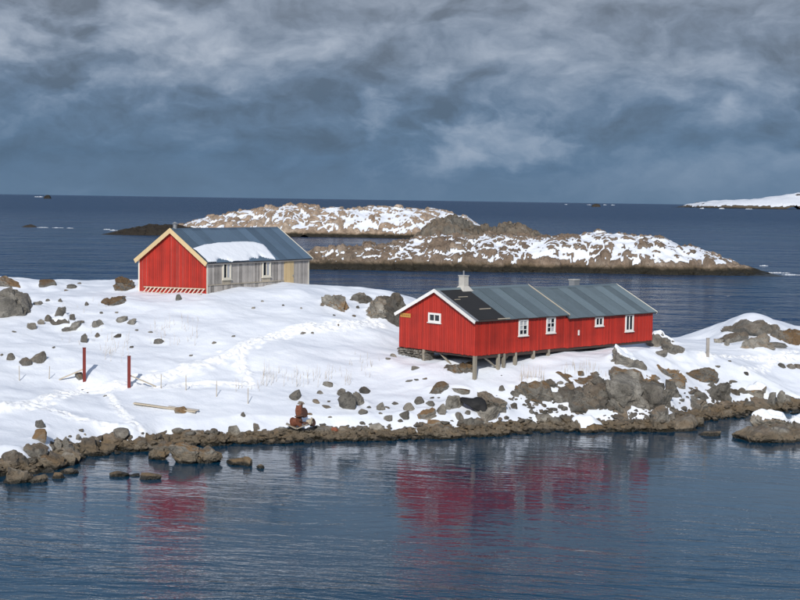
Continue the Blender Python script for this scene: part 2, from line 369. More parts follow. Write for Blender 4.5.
# ------------------------------------------------------------------ land: snow field over bedrock
shore_px = [(-160, 492), (-60, 486), (0, 476), (40, 474), (66, 466), (88, 456), (112, 452), (150, 451), (172, 446), (215, 445), (250, 443), (300, 442), (350, 441), (400, 439),
            (450, 438), (490, 436), (530, 432), (570, 430), (610, 432), (650, 432), (690, 430), (704, 421), (725, 416), (760, 413), (800, 411), (900, 407), (1000, 404)]
shore = [tuple(PZ(a, b, 0)[:2]) for a, b in shore_px]
back = [(62, 138), (44, 140), (33, 139), (21, 126), (14, 121), (6, 127), (-4, 132), (-20, 136), (-60, 138)]
poly = np.array([(-60, shore[0][1])] + shore + back)
STEP = 0.16
gx = np.arange(-46, 50, STEP); gy = np.arange(58, 146, STEP)
X, Y = np.meshgrid(gx, gy)
def signed(X, Y, poly):
    best = np.full(X.shape, 1e9); inside = np.zeros(X.shape, bool)
    for i in range(len(poly)):
        a, b = poly[i], poly[(i + 1) % len(poly)]; d = b - a
        t = np.clip(((X - a[0]) * d[0] + (Y - a[1]) * d[1]) / (d @ d), 0, 1)
        best = np.minimum(best, np.hypot(X - a[0] - t * d[0], Y - a[1] - t * d[1]))
        c = ((a[1] > Y) != (b[1] > Y)) & (X < (b[0] - a[0]) * (Y - a[1]) / (b[1] - a[1] + 1e-12) + a[0])
        inside ^= c
    return np.where(inside, best, -best)
wob = fbm(X * .5, Y * .5, oct=3, seed=3) * .55
SD = signed(X + wob, Y + wob * .6, poly)
ctrl = []
for a, b in shore_px[::2]: ctrl.append(PZ(a, b - 15, .9))
for a, b, d in [(-150, 272, 118), (-60, 274, 118), (0, 276, 118), (60, 280, 118), (120, 278, 118), (139, 291.5, 110.8), (206, 294.5, 107), (258, 288, 112.5), (309, 282.5, 118), (330, 285, 117), (370, 290.5, 114), (400, 297, 112), (395, 325, 106),
                (350, 320, 104), (398, 359, 98), (424, 363, 96.5), (471, 382, 93.3), (500, 368, 95.2), (530, 359, 97.5), (565, 354, 99.6), (620, 347, 103.4), (652, 347, 105.5), (690, 343, 112), (707, 355, 103),
                (800, 346, 114), (800, 372, 101), (750, 348, 110), (690, 372, 98), (600, 372, 96), (600, 410, 87.5), (748, 314, 119), (768, 317, 119), (726, 325, 119), (790, 328, 119), (815, 338, 119), (702, 341, 118), (730, 345, 111), (770, 347, 111), (900, 340, 116), (640, 386, 94), (900, 372, 100)]:
    ctrl.append(P(a, b, d))
for a, b, c in [(4, 104, 3.0), (9, 110, 2.9), (0, 100, 3.0), (-14, 116, 6.5), (-40, 128, 5.5), (-10, 126, 5.6), (4, 122, 4.2), (18, 120, 1.8), (44, 126, 1.6), (31, 128, 2.6)]: ctrl.append(np.array([a, b, c + .95], float))
ctrl = np.array(ctrl)
def tps(ctrl, X, Y, lam=.4):
    n = len(ctrl); d = np.hypot(ctrl[:, None, 0] - ctrl[None, :, 0], ctrl[:, None, 1] - ctrl[None, :, 1])
    K = np.where(d > 0, d * d * np.log(d + 1e-9), 0) + lam * np.eye(n); Pm = np.c_[np.ones(n), ctrl[:, :2]]
    A = np.block([[K, Pm], [Pm.T, np.zeros((3, 3))]]); w = np.linalg.solve(A, np.r_[ctrl[:, 2], 0, 0, 0])
    Z = w[n] + w[n+1] * X + w[n+2] * Y
    for i in range(n):
        r2 = (X - ctrl[i, 0])**2 + (Y - ctrl[i, 1])**2 + 1e-9
        Z += w[i] * .5 * r2 * np.log(r2)
    return Z
base = tps(ctrl, X, Y)
bank = np.where(SD < 0, SD * .55, np.where(SD < .9, .50 * SD, 0.45 + (SD - .9) * .62))
base = np.minimum(base, bank); base = np.maximum(base, -2.5)
# bedrock and the snow lying on it
f1, fe, cv, cgx, cgy = cells(X * .85, Y * .6, 2)
blocky = (cv - .45) * .7 + (cgx * (cv - .5) + cgy * (.5 - cv)) * .5 + np.minimum(fe, .18) * 1.0 - .12
f1b, feb, cvb, _, _ = cells(X * 2.3 + 9, Y * 1.7, 5)
blocky = blocky + (cvb - .5) * .22 + np.minimum(feb, .15) * .5
blocky = blocky + fbm(X * 1.7, Y * 1.7, oct=4, seed=9) * .10
rocky = sstep(2.6, .4, SD)                                   # shore ledge
slope_r = sstep(2, 9, X) * sstep(99, 93, Y) * sstep(-.25, .35, fbm(X * .35, Y * .35, oct=3, seed=21))     # broken ground below the stilt house
rocky = np.maximum(rocky, slope_r * .8)
Rk = base - .42 * (1 - rocky) + blocky * (.10 + .62 * rocky)
Rk = np.where(SD < 0, base + blocky * .5 * sstep(-3, 0, SD), Rk)
drift = fbm(X * .16, Y * .22, oct=3, seed=4) * .62 + fbm(X * .5, Y * .7, oct=3, seed=5) * .13 + fbm(X * 1.3, Y * 2.6, oct=2, seed=15) * .025
S = base + drift * sstep(.5, 6, SD) - .9 * sstep(1.35, .6, SD + fbm(X * .7, Y * .7, oct=3, seed=6) * .9)
S = np.where(SD < .2, base - 1, S)
GZ = np.maximum(Rk, S)

def gh(x, y):
    i = np.clip((np.asarray(x) - gx[0]) / STEP, 0, len(gx) - 1.001); j = np.clip((np.asarray(y) - gy[0]) / STEP, 0, len(gy) - 1.001)
    i0 = i.astype(int); j0 = j.astype(int); a = i - i0; b = j - j0
    return (GZ[j0, i0] * (1-a) * (1-b) + GZ[j0, i0+1] * a * (1-b) + GZ[j0+1, i0] * (1-a) * b + GZ[j0+1, i0+1] * a * b)
_ds = np.arange(60, 140, .05)
def PG(px, py, water=False):
    r = ray(px, py); r = r / r[1]; xs = r[0] * _ds; zs = H + r[2] * _ds
    g = gh(xs, _ds)
    if water: g = np.maximum(g, 0)
    k = np.argmax(zs <= g)
    if not (zs <= g).any(): k = np.argmin(zs - g)
    return np.array([xs[k], _ds[k], g[k]])

# footprints trodden into the snow
TROD = np.zeros_like(GZ)
def stamp(x, y, rx, ry, ang, depth, rim):
    R_ = 0.6; i0, i1 = int((x - R_ - gx[0]) / STEP), int((x + R_ - gx[0]) / STEP) + 1; j0, j1 = int((y - R_ - gy[0]) / STEP), int((y + R_ - gy[0]) / STEP) + 1
    if i0 < 0 or j0 < 0 or i1 >= len(gx) or j1 >= len(gy): return
    xx = X[j0:j1, i0:i1] - x; yy = Y[j0:j1, i0:i1] - y
    a = xx * math.cos(ang) + yy * math.sin(ang); b = -xx * math.sin(ang) + yy * math.cos(ang)
    r = np.hypot(a / rx, b / ry)
    dz = -depth * sstep(1.1, .5, r) + rim * np.exp(-((r - 1.5) / .4)**2)
    TROD[j0:j1, i0:i1] = np.maximum(TROD[j0:j1, i0:i1], sstep(2.2, .9, r)); S[j0:j1, i0:i1] += dz; GZ[j0:j1, i0:i1] += dz
tracks = [([(-20, 412), (0, 410), (40, 402), (80, 393), (130, 385), (170, 377), (215, 362), (240, 350), (255, 341), (290, 332), (340, 325), (378, 322)], 8, .62),
          ([(245, 346), (238, 356), (242, 370), (252, 386)], 6, .35), ([(108, 394), (113, 402), (121, 412), (132, 424), (150, 437)], 4, .2), ([(-10, 407), (20, 405), (45, 409), (80, 420), (112, 427)], 4, .2),
          ([(156, 389), (200, 384), (250, 386)], 4, .2), ([(700, 359), (740, 358), (800, 358), (830, 359)], 6, .3), ([(745, 372), (770, 364), (800, 352)], 3, .25), ([(300, 333), (340, 329), (385, 327)], 4, .3)]
tpts = []
for pl, n, wd in tracks:
    w_ = [PG(a, b) for a, b in pl]
    tpts.append((w_, n, wd))
for w_, n, wd in tpts:
    for a, b in zip(w_[:-1], w_[1:]):
        L_ = np.hypot(*(b - a)[:2]); k = max(1, int(L_ / .38)); ang = math.atan2(b[1] - a[1], b[0] - a[0])
        for i in range(k):
            for q in range(n):
                t_ = (i + rnd.random()) / k; off = rnd.gauss(0, wd * .5)
                x = a[0] + (b[0] - a[0]) * t_ - math.sin(ang) * off; y = a[1] + (b[1] - a[1]) * t_ + math.cos(ang) * off
                stamp(x, y, rnd.uniform(.17, .26), rnd.uniform(.13, .19), ang + rnd.gauss(0, .3), rnd.uniform(.03, .085), rnd.uniform(.015, .05))
mask = sstep(-.05, .06, S - Rk)
def grid_obj(name, X, Y, Z, snow, mat, keep=None, trod=None):
    ny, nx = X.shape; me = bpy.data.meshes.new(name); n = nx * ny
    idx = np.arange(n).reshape(ny, nx); q = np.stack([idx[:-1, :-1], idx[:-1, 1:], idx[1:, 1:], idx[1:, :-1]], -1).reshape(-1, 4)
    if keep is not None: q = q[(keep.ravel()[q]).any(1)]
    used = np.unique(q); rem = np.full(n, -1); rem[used] = np.arange(len(used)); q = rem[q]
    co = np.stack([X.ravel(), Y.ravel(), Z.ravel()], -1)[used]
    me.vertices.add(len(used)); me.vertices.foreach_set('co', co.ravel().astype(np.float32))
    me.loops.add(q.size); me.loops.foreach_set('vertex_index', q.ravel().astype(np.int32))
    me.polygons.add(len(q)); me.polygons.foreach_set('loop_start', (np.arange(len(q)) * 4).astype(np.int32))
    me.polygons.foreach_set('use_smooth', np.ones(len(q), bool))
    at = me.attributes.new('snow', 'FLOAT', 'POINT'); at.data.foreach_set('value', snow.ravel()[used].astype(np.float32))
    if trod is not None: at = me.attributes.new('trod', 'FLOAT', 'POINT'); at.data.foreach_set('value', trod.ravel()[used].astype(np.float32))
    me.materials.append(mat); me.update(); me.validate()
    return link(name, me)
go = grid_obj('ground', X, Y, GZ, mask, M['ground'], GZ > -1.6, TROD)
tag(go, 'snow covered ground sloping down to a rocky shore', 'ground', kind='structure')

# ------------------------------------------------------------------ skerries and far land
def interp(pts, x): a = np.array(pts, float); return np.interp(x, a[:, 0], a[:, 1])
def boxblur(A, r):
    for ax in (0, 1):
        Pd = np.pad(A, [(r, r) if k == ax else (0, 0) for k in (0, 1)], mode='edge'); Cs = np.cumsum(Pd, ax)
        Cs = np.insert(Cs, 0, 0, ax); n = A.shape[ax]
        A = (np.take(Cs, np.arange(2*r+1, 2*r+1+n), ax) - np.take(Cs, np.arange(0, n), ax)) / (2*r+1)
    return A
def skerry(name, outline, d, back, front, step, cell, amp, snow, mat, label, seed, cover=(0, 1), tail=3.):
    """outline: (px, py) of the skyline; d: distance of the ridge; land reaches `front` m towards us and `back` m behind"""
    w = np.array([P(a, b, d) for a, b in outline]); x0, x1 = w[0, 0] - tail, w[-1, 0] + tail
    xs = np.arange(x0, x1, step); ys = np.arange(d - front - 2, d + back + 2, step); Xs, Ys = np.meshgrid(xs, ys)
    top = np.interp(Xs, w[:, 0], w[:, 2], left=-1.2, right=-1.2)
    wobx = fbm(Xs / (cell * 3), Ys / (cell * 3), oct=3, seed=seed) * 2.2
    t = (Ys - d) + wobx * cell * .35
    prof = np.where(t < 0, np.clip(1 - (-t / front)**2.2, -1, 1), np.clip(1 - (t / back)**2, -1, 1))
    h = np.where(prof > 0, top * prof, -.6 + prof)
    c1 = cells(Xs / cell, Ys / cell, seed); c2 = cells(Xs / cell * 2.6 + 3, Ys / cell * 2.6, seed + 4)
    bl = (c1[2] - .62) * 1.0 + (c1[3] * (c1[2] - .5) + c1[4] * .4) * .8 + np.minimum(c1[1], .2) * 2.5 - .42 + (c2[2] - .5) * .45 + np.minimum(c2[1], .2) * .8 + fbm(Xs / cell * 3, Ys / cell * 3, oct=3, seed=seed) * .25
    hs = np.clip(top / 3., .15, 1)
    Rr = h + bl * amp * hs * sstep(-.4, 1.2, h)
    big = max(1, int(cell * .9 / step))
    cov = np.interp(Xs, [x0, x0 + (x1 - x0) * .5, x1], [cover[0], (cover[0] + cover[1]) / 2, cover[1]])
    So = boxblur(Rr, big) * .35 + boxblur(Rr, max(1, big // 3)) * .65 + snow + cov + fbm(Xs / (cell * 2), Ys / (cell * 2), oct=4, seed=seed + 2) * amp * .60
    lim = 2.6 * amp ** .5
    So = np.where(h > lim * .8 + fbm(Xs / cell, Ys / cell, oct=2, seed=seed + 8) * lim * .35, So, -9)
    Z = np.maximum(Rr, So); mk = sstep(-.05 * amp, .08 * amp, So - Rr)
    o = grid_obj(name, Xs, Ys, Z, mk, M[mat], Z > -.9)
    return tag(o, label, 'islet', kind='structure')
skerry('skerry', [(296, 262), (310, 252), (340, 247), (380, 244), (418, 240), (440, 235), (470, 237), (500, 235), (530, 239), (560, 237), (600, 233.5), (640, 237), (662, 241), (690, 248), (715, 257), (740, 266), (760, 270.5), (770, 274)],
       307, 13, 16, .30, 2.8, 1.35, .16, 'skerry', 'long low rocky islet streaked with snow behind the red stilt house', 3, cover=(-.55, .30))
skerry('skerry', [(110, 234), (135, 229), (150, 226.5), (168, 228), (186, 225), (200, 220), (230, 215), (260, 210), (300, 205), (330, 210), (360, 208), (400, 209), (440, 212), (465, 217), (490, 232)],
       563, 19, 26, .50, 4.6, 2.0, .24, 'skerry', 'farther rocky islet flecked with snow behind the roof of the grey sided house', 13, cover=(-.5, .2), tail=8)
skerry('skerry', [(412, 240), (424, 229), (436, 219), (448, 216.5), (462, 220), (474, 227), (492, 229), (512, 224.5), (528, 229), (545, 237), (556, 243)],
       434, 15, 13, .45, 3.2, 2.1, -2.5, 'skerry_dark', 'bare brown rock knoll standing between the two snowy islets', 23, cover=(-1, -1))
skerry('skerry', [(104, 234), (118, 231), (134, 227.5), (150, 225), (165, 224.5), (185, 226), (205, 231)], 536, 8, 9, .6, 3., .8, -3, 'reef', 'low black rocks trailing off the left end of the farther islet', 33, cover=(-1, -1))
skerry('skerry', [(20, 229), (25, 225.6), (30, 224.2), (34, 225.5), (38, 229)], 633, 4, 4, .5, 2.5, .5, -3, 'reef', 'lone black rock awash in the open sea at the far left', 43, cover=(-1, -1))
skerry('headland', [(690, 208.5), (696, 206.5), (708, 203.6), (722, 202.2), (745, 201.4), (765, 200.4), (780, 197.5), (800, 194.5), (850, 186), (920, 176), (1000, 172)], 6000, 500, 180, 12., 60., 9., 5., 'headland', 'distant snow covered headland on the horizon at the right', 53, cover=(2, 2), tail=40)
skerry('skerry', [(592, 204.9), (595, 203.9), (598, 203.8), (600, 204.9)], 5200, 10, 10, 3., 14., 1., -9, 'reef', 'tiny dark reef on the horizon with breakers beside it', 63, cover=(-1, -1), tail=4)
skerry('skerry', [(44, 196.6), (46, 195.2), (49, 194.8), (51, 196.6)], 5200, 10, 10, 3., 14., 1., -9, 'reef', 'tiny dark rock on the horizon with white spray on its left', 73, cover=(-1, -1), tail=4)
def foam(pts, z, label, seed, h=.15, rag=.35):
    """ragged low ridges of white water; pts = (px, py, length px, depth m)"""
    mb = MB(); r = random.Random(seed)
    for px, py, lp, dm in pts:
        c = PZ(px, py, 0); d = c[1]; L_ = lp * d / F; n = max(6, int(lp * 1.5))
        v = []; f = []
        for i in range(n + 1):
            t = i / n; e = math.sin(math.pi * t) ** .6 * (1 + r.uniform(-rag, rag)); y = r.uniform(-.4, .4) * dm
            xx = c[0] + (t - .5) * L_
            v += [(xx, d + y - dm * e, -.05), (xx + r.uniform(-.2, .2), d + y, h * e * r.uniform(.3, 1.3)), (xx, d + y + dm * e, -.05)]
        for i in range(n):
            a = i * 3; f += [(a, a+3, a+4, a+1), (a+1, a+4, a+5, a+2)]
        mb.add(v, f)
    o = mb.build('foam', M['foam'], smooth=True); tag(o, label, 'foam', kind='stuff')
foam([(776, 273, 30, 1.0), (792, 275, 22, .8), (764, 266, 9, .5), (752, 275.5, 12, .5)], 0, 'white breaking water at the right tip of the long islet', 1, .2)
foam([(324, 267.5, 12, .6), (340, 268.5, 9, .4), (690, 274.5, 14, .4)], 0, 'thin white wash along the foot of the long islet', 2, .12)
foam([(43, 227.6, 12, .7), (58, 227.9, 12, .35), (70, 228.2, 7, .25)], 0, 'white wash trailing right of the lone black rock', 3, .2)
foam([(107, 229.6, 8, 1.5), (114, 230.5, 10, 1.2)], 0, 'white wash at the tip of the low black rocks', 4, .3)
foam([(352, 235.6, 22, 1.5), (380, 236, 14, 1.2), (398, 236.2, 10, 1.)], 0, 'white wash between the two snowy islets', 5, .3)
foam([(41, 196.9, 5, 12), (38, 197, 8, 8)], 0, 'white spray beside the tiny dark rock on the left horizon', 6, 4.)
foam([(589, 204.9, 5, 10), (605, 205, 4, 10), (613, 205.2, 4, 8), (566, 204.6, 3, 8)], 0, 'white breakers around the tiny reef on the horizon', 7, 4.)
foam([(702, 208.6, 5, 10), (722, 208.8, 6, 10), (749, 209.2, 8, 14)], 0, 'white surf along the foot of the distant headland', 8, 4.)

# ------------------------------------------------------------------ rocks
def ico(sub):
    import bmesh
    bm = bmesh.new(); bmesh.ops.create_icosphere(bm, subdivisions=sub, radius=1.0); bm.verts.ensure_lookup_table()
    v = np.array([q.co[:] for q in bm.verts]); f = [tuple(w.index for w in q.verts) for q in bm.faces]; bm.free(); return v, f
ICO = {k: ico(k) for k in (3, 4, 5)}
def rock_shape(seed, sub=3, planes=24, rough=.05, freq=2.5, strata=0.):
    v, f = ICO[sub]; v = v.copy(); r = np.random.RandomState(seed)
    for _ in range(planes):
        n = r.normal(size=3); n /= np.linalg.norm(n); dd = r.uniform(.38, .80); k = v @ n
        over = np.maximum(k - dd, 0); v -= over[:, None] * n * .94
    n = np.array([r.uniform(-.35, .35), r.uniform(-.5, .1), 1.]); n /= np.linalg.norm(n); v -= np.maximum(v @ n - r.uniform(.35, .6), 0)[:, None] * n * .9
    ext = (v.max(0) - v.min(0)); v = (v - (v.max(0) + v.min(0)) / 2) / ext
    nrm = v / (np.linalg.norm(v, axis=1)[:, None] + 1e-6)
    dn = fbm(v[:, 0] * freq + seed, v[:, 1] * freq, v[:, 2] * freq, oct=4, seed=seed % 13) * rough * 2
    if strata:
        sdir = r.normal(size=3); sdir[2] *= .5; sdir /= np.linalg.norm(sdir)
        ph = (v @ sdir) * 9 + fbm(v[:, 0] * 2, v[:, 1] * 2, v[:, 2] * 2, oct=2, seed=5) * 2.5
        dn += strata * (np.abs((ph % 1) - .5) * 2 - .5) + strata * .8 * fbm(v[:, 0] * 5, v[:, 1] * 5, v[:, 2] * 5, oct=4, seed=seed % 11, ridged=True)
    return v + nrm * dn[:, None], f
def crag_shape(seed, sub, dims, strata):
    '''a broken rock mass: plane-cut body, then beds dipping to the right and joints, all worked out in metres'''
    v, f = rock_shape(seed, sub, planes=18, rough=.02); r = np.random.RandomState(seed + 1)
    q = v * dims; c = q / dims; n = c / (np.linalg.norm(c, axis=1)[:, None] + 1e-6) / dims; n /= np.linalg.norm(n, axis=1)[:, None] + 1e-9
    sz = float(np.clip(np.sort(dims)[1], .4, 2.6)); x, y, z = q[:, 0], q[:, 1], q[:, 2]
    w = fbm(x * .8 / sz * 2 + seed, y * .8 / sz * 2, z * .8 / sz * 2, oct=3, seed=seed % 9)
    d = w * .16 * sz
    for (a, per, am) in ((r.uniform(.75, 1.1), .42, 1.0), (r.uniform(-.6, -.2), .75, .7), (r.uniform(.4, .7), .17, .45)):
        ph = (x * math.sin(a) + z * math.cos(a) + y * r.uniform(-.4, .4)) / (per * sz) + w * .9 + r.uniform(0, 1)
        fr = ph % 1.; cell = np.sin(np.floor(ph) * 12.9898 + seed) * 43758.5453 % 1.
        d += am * sz * (strata * 1.25) * ((cell - .5) * 1.3 + (fr - .5) * .7)
    d += fbm(x * 2.6 + 3, y * 2.6, z * 2.6 + seed, oct=4, seed=seed % 7, ridged=True) * .05 * min(sz, 1.2)
    return (q + n * d[:, None]) / dims, f
def rock_mesh(v, f, mat, smooth=False):
    me = bpy.data.meshes.new('rock'); me.from_pydata(v.tolist(), [], f); me.materials.append(mat)
    if smooth: me.polygons.foreach_set('use_smooth', [True] * len(f))
    return me
VAR = {k: [] for k in 'gbdn'}
MK = {'g': 'rock_grey', 'b': 'rock_brown', 'd': 'rock_dark', 'n': 'rock'}
for k in VAR:
    for i in range(10):
        v, f = rock_shape(100 + i + 20 * ord(k), 3, rough=.045); VAR[k].append((rock_mesh(v, f, M[MK[k]]), v, f))
def snow_cap(parent, v, f, thick, thr=.55, lowest=.05, name='snow_cap'):
    '''snow lying on the upper, flatter faces of a rock, thinning to nothing at its edge'''
    sc = np.array(parent.scale); vv = v * sc; fa = np.array(f); nv = len(v)
    fn = np.cross(vv[fa[:, 1]] - vv[fa[:, 0]], vv[fa[:, 2]] - vv[fa[:, 0]]); vn = np.zeros((nv, 3))
    for k in range(3): np.add.at(vn, fa[:, k], fn)
    E = np.unique(np.sort(np.concatenate([fa[:, [0, 1]], fa[:, [1, 2]], fa[:, [2, 0]]]), 1), axis=0)
    deg = np.zeros(nv); np.add.at(deg, E[:, 0], 1); np.add.at(deg, E[:, 1], 1)
    def smooth(A, it):
        for _ in range(it):
            B = np.zeros_like(A); np.add.at(B, E[:, 0], A[E[:, 1]]); np.add.at(B, E[:, 1], A[E[:, 0]])
            A = A * .4 + .6 * B / (deg[:, None] if A.ndim > 1 else deg)
        return A
    vn = smooth(vn, 4 if nv > 2000 else 2); vn /= np.linalg.norm(vn, axis=1)[:, None] + 1e-9
    k = vn[:, 2] + fbm(vv[:, 0] * 1.3, vv[:, 1] * 1.3, oct=2, seed=8) * .14 + np.clip(v[:, 2], -.5, .5) * .5
    inside = (k > thr) & (v[:, 2] > lowest); e = smooth(inside.astype(float), 5 if nv > 2000 else 2)
    ff = fa[inside[fa].all(1)]
    if len(ff) < 6: return None
    th = thick * np.clip((e - .5) * 2.2, 0, 1) ** .6; z = smooth(vv[:, 2], 3) * .6 + vv[:, 2] * .4; z = np.maximum(z, vv[:, 2])
    used = sorted(set(ff.ravel().tolist())); rm = {a: i for i, a in enumerate(used)}
    out = [(v[a, 0], v[a, 1], (z[a] + th[a] + .006) / sc[2]) for a in used]
    return mesh_obj(name, out, [tuple(rm[i] for i in q) for q in ff], M['snow'], parent, True)
SETTLE = []
def place(px, py, w, h, kind='n', label=None, group=None, name='rock', tilt=0., cap=0., big=0, sink=.5, depth=None, water=False, strata=0.08, z_up=0., push=0.):
    g = PG(px, py, water); d = g[1]; wm = w * d / F; hm = h * d / F; dm = depth if depth else wm * rnd.uniform(.7, 1.0)
    dm = min(dm, hm * 4 + .6)
    if big:
        v, f = crag_shape(rnd.randrange(9999), big, np.array([wm * 1.06, dm, hm / (1 - sink)]), strata); me = rock_mesh(v, f, M[MK[kind]])
    else: me, v, f = rnd.choice(VAR[kind])
    ht = hm / (1 - sink)
    o = link(name, me); o.scale = (wm * 1.06, dm, ht)
    o.location = (g[0], g[1] + dm * .36 + push, g[2] + hm - ht * .5 + z_up)
    o.rotation_euler = (0, tilt, rnd.uniform(-.35, .35) if not big else rnd.uniform(-.12, .12))
    if cap: snow_cap(o, v, f, cap)
    SETTLE.append((g[0], g[1] + dm * .36 + push, wm * .5, dm * .5, min(hm, 1.2)))
    tag(o, label, 'rock', group)
    return o

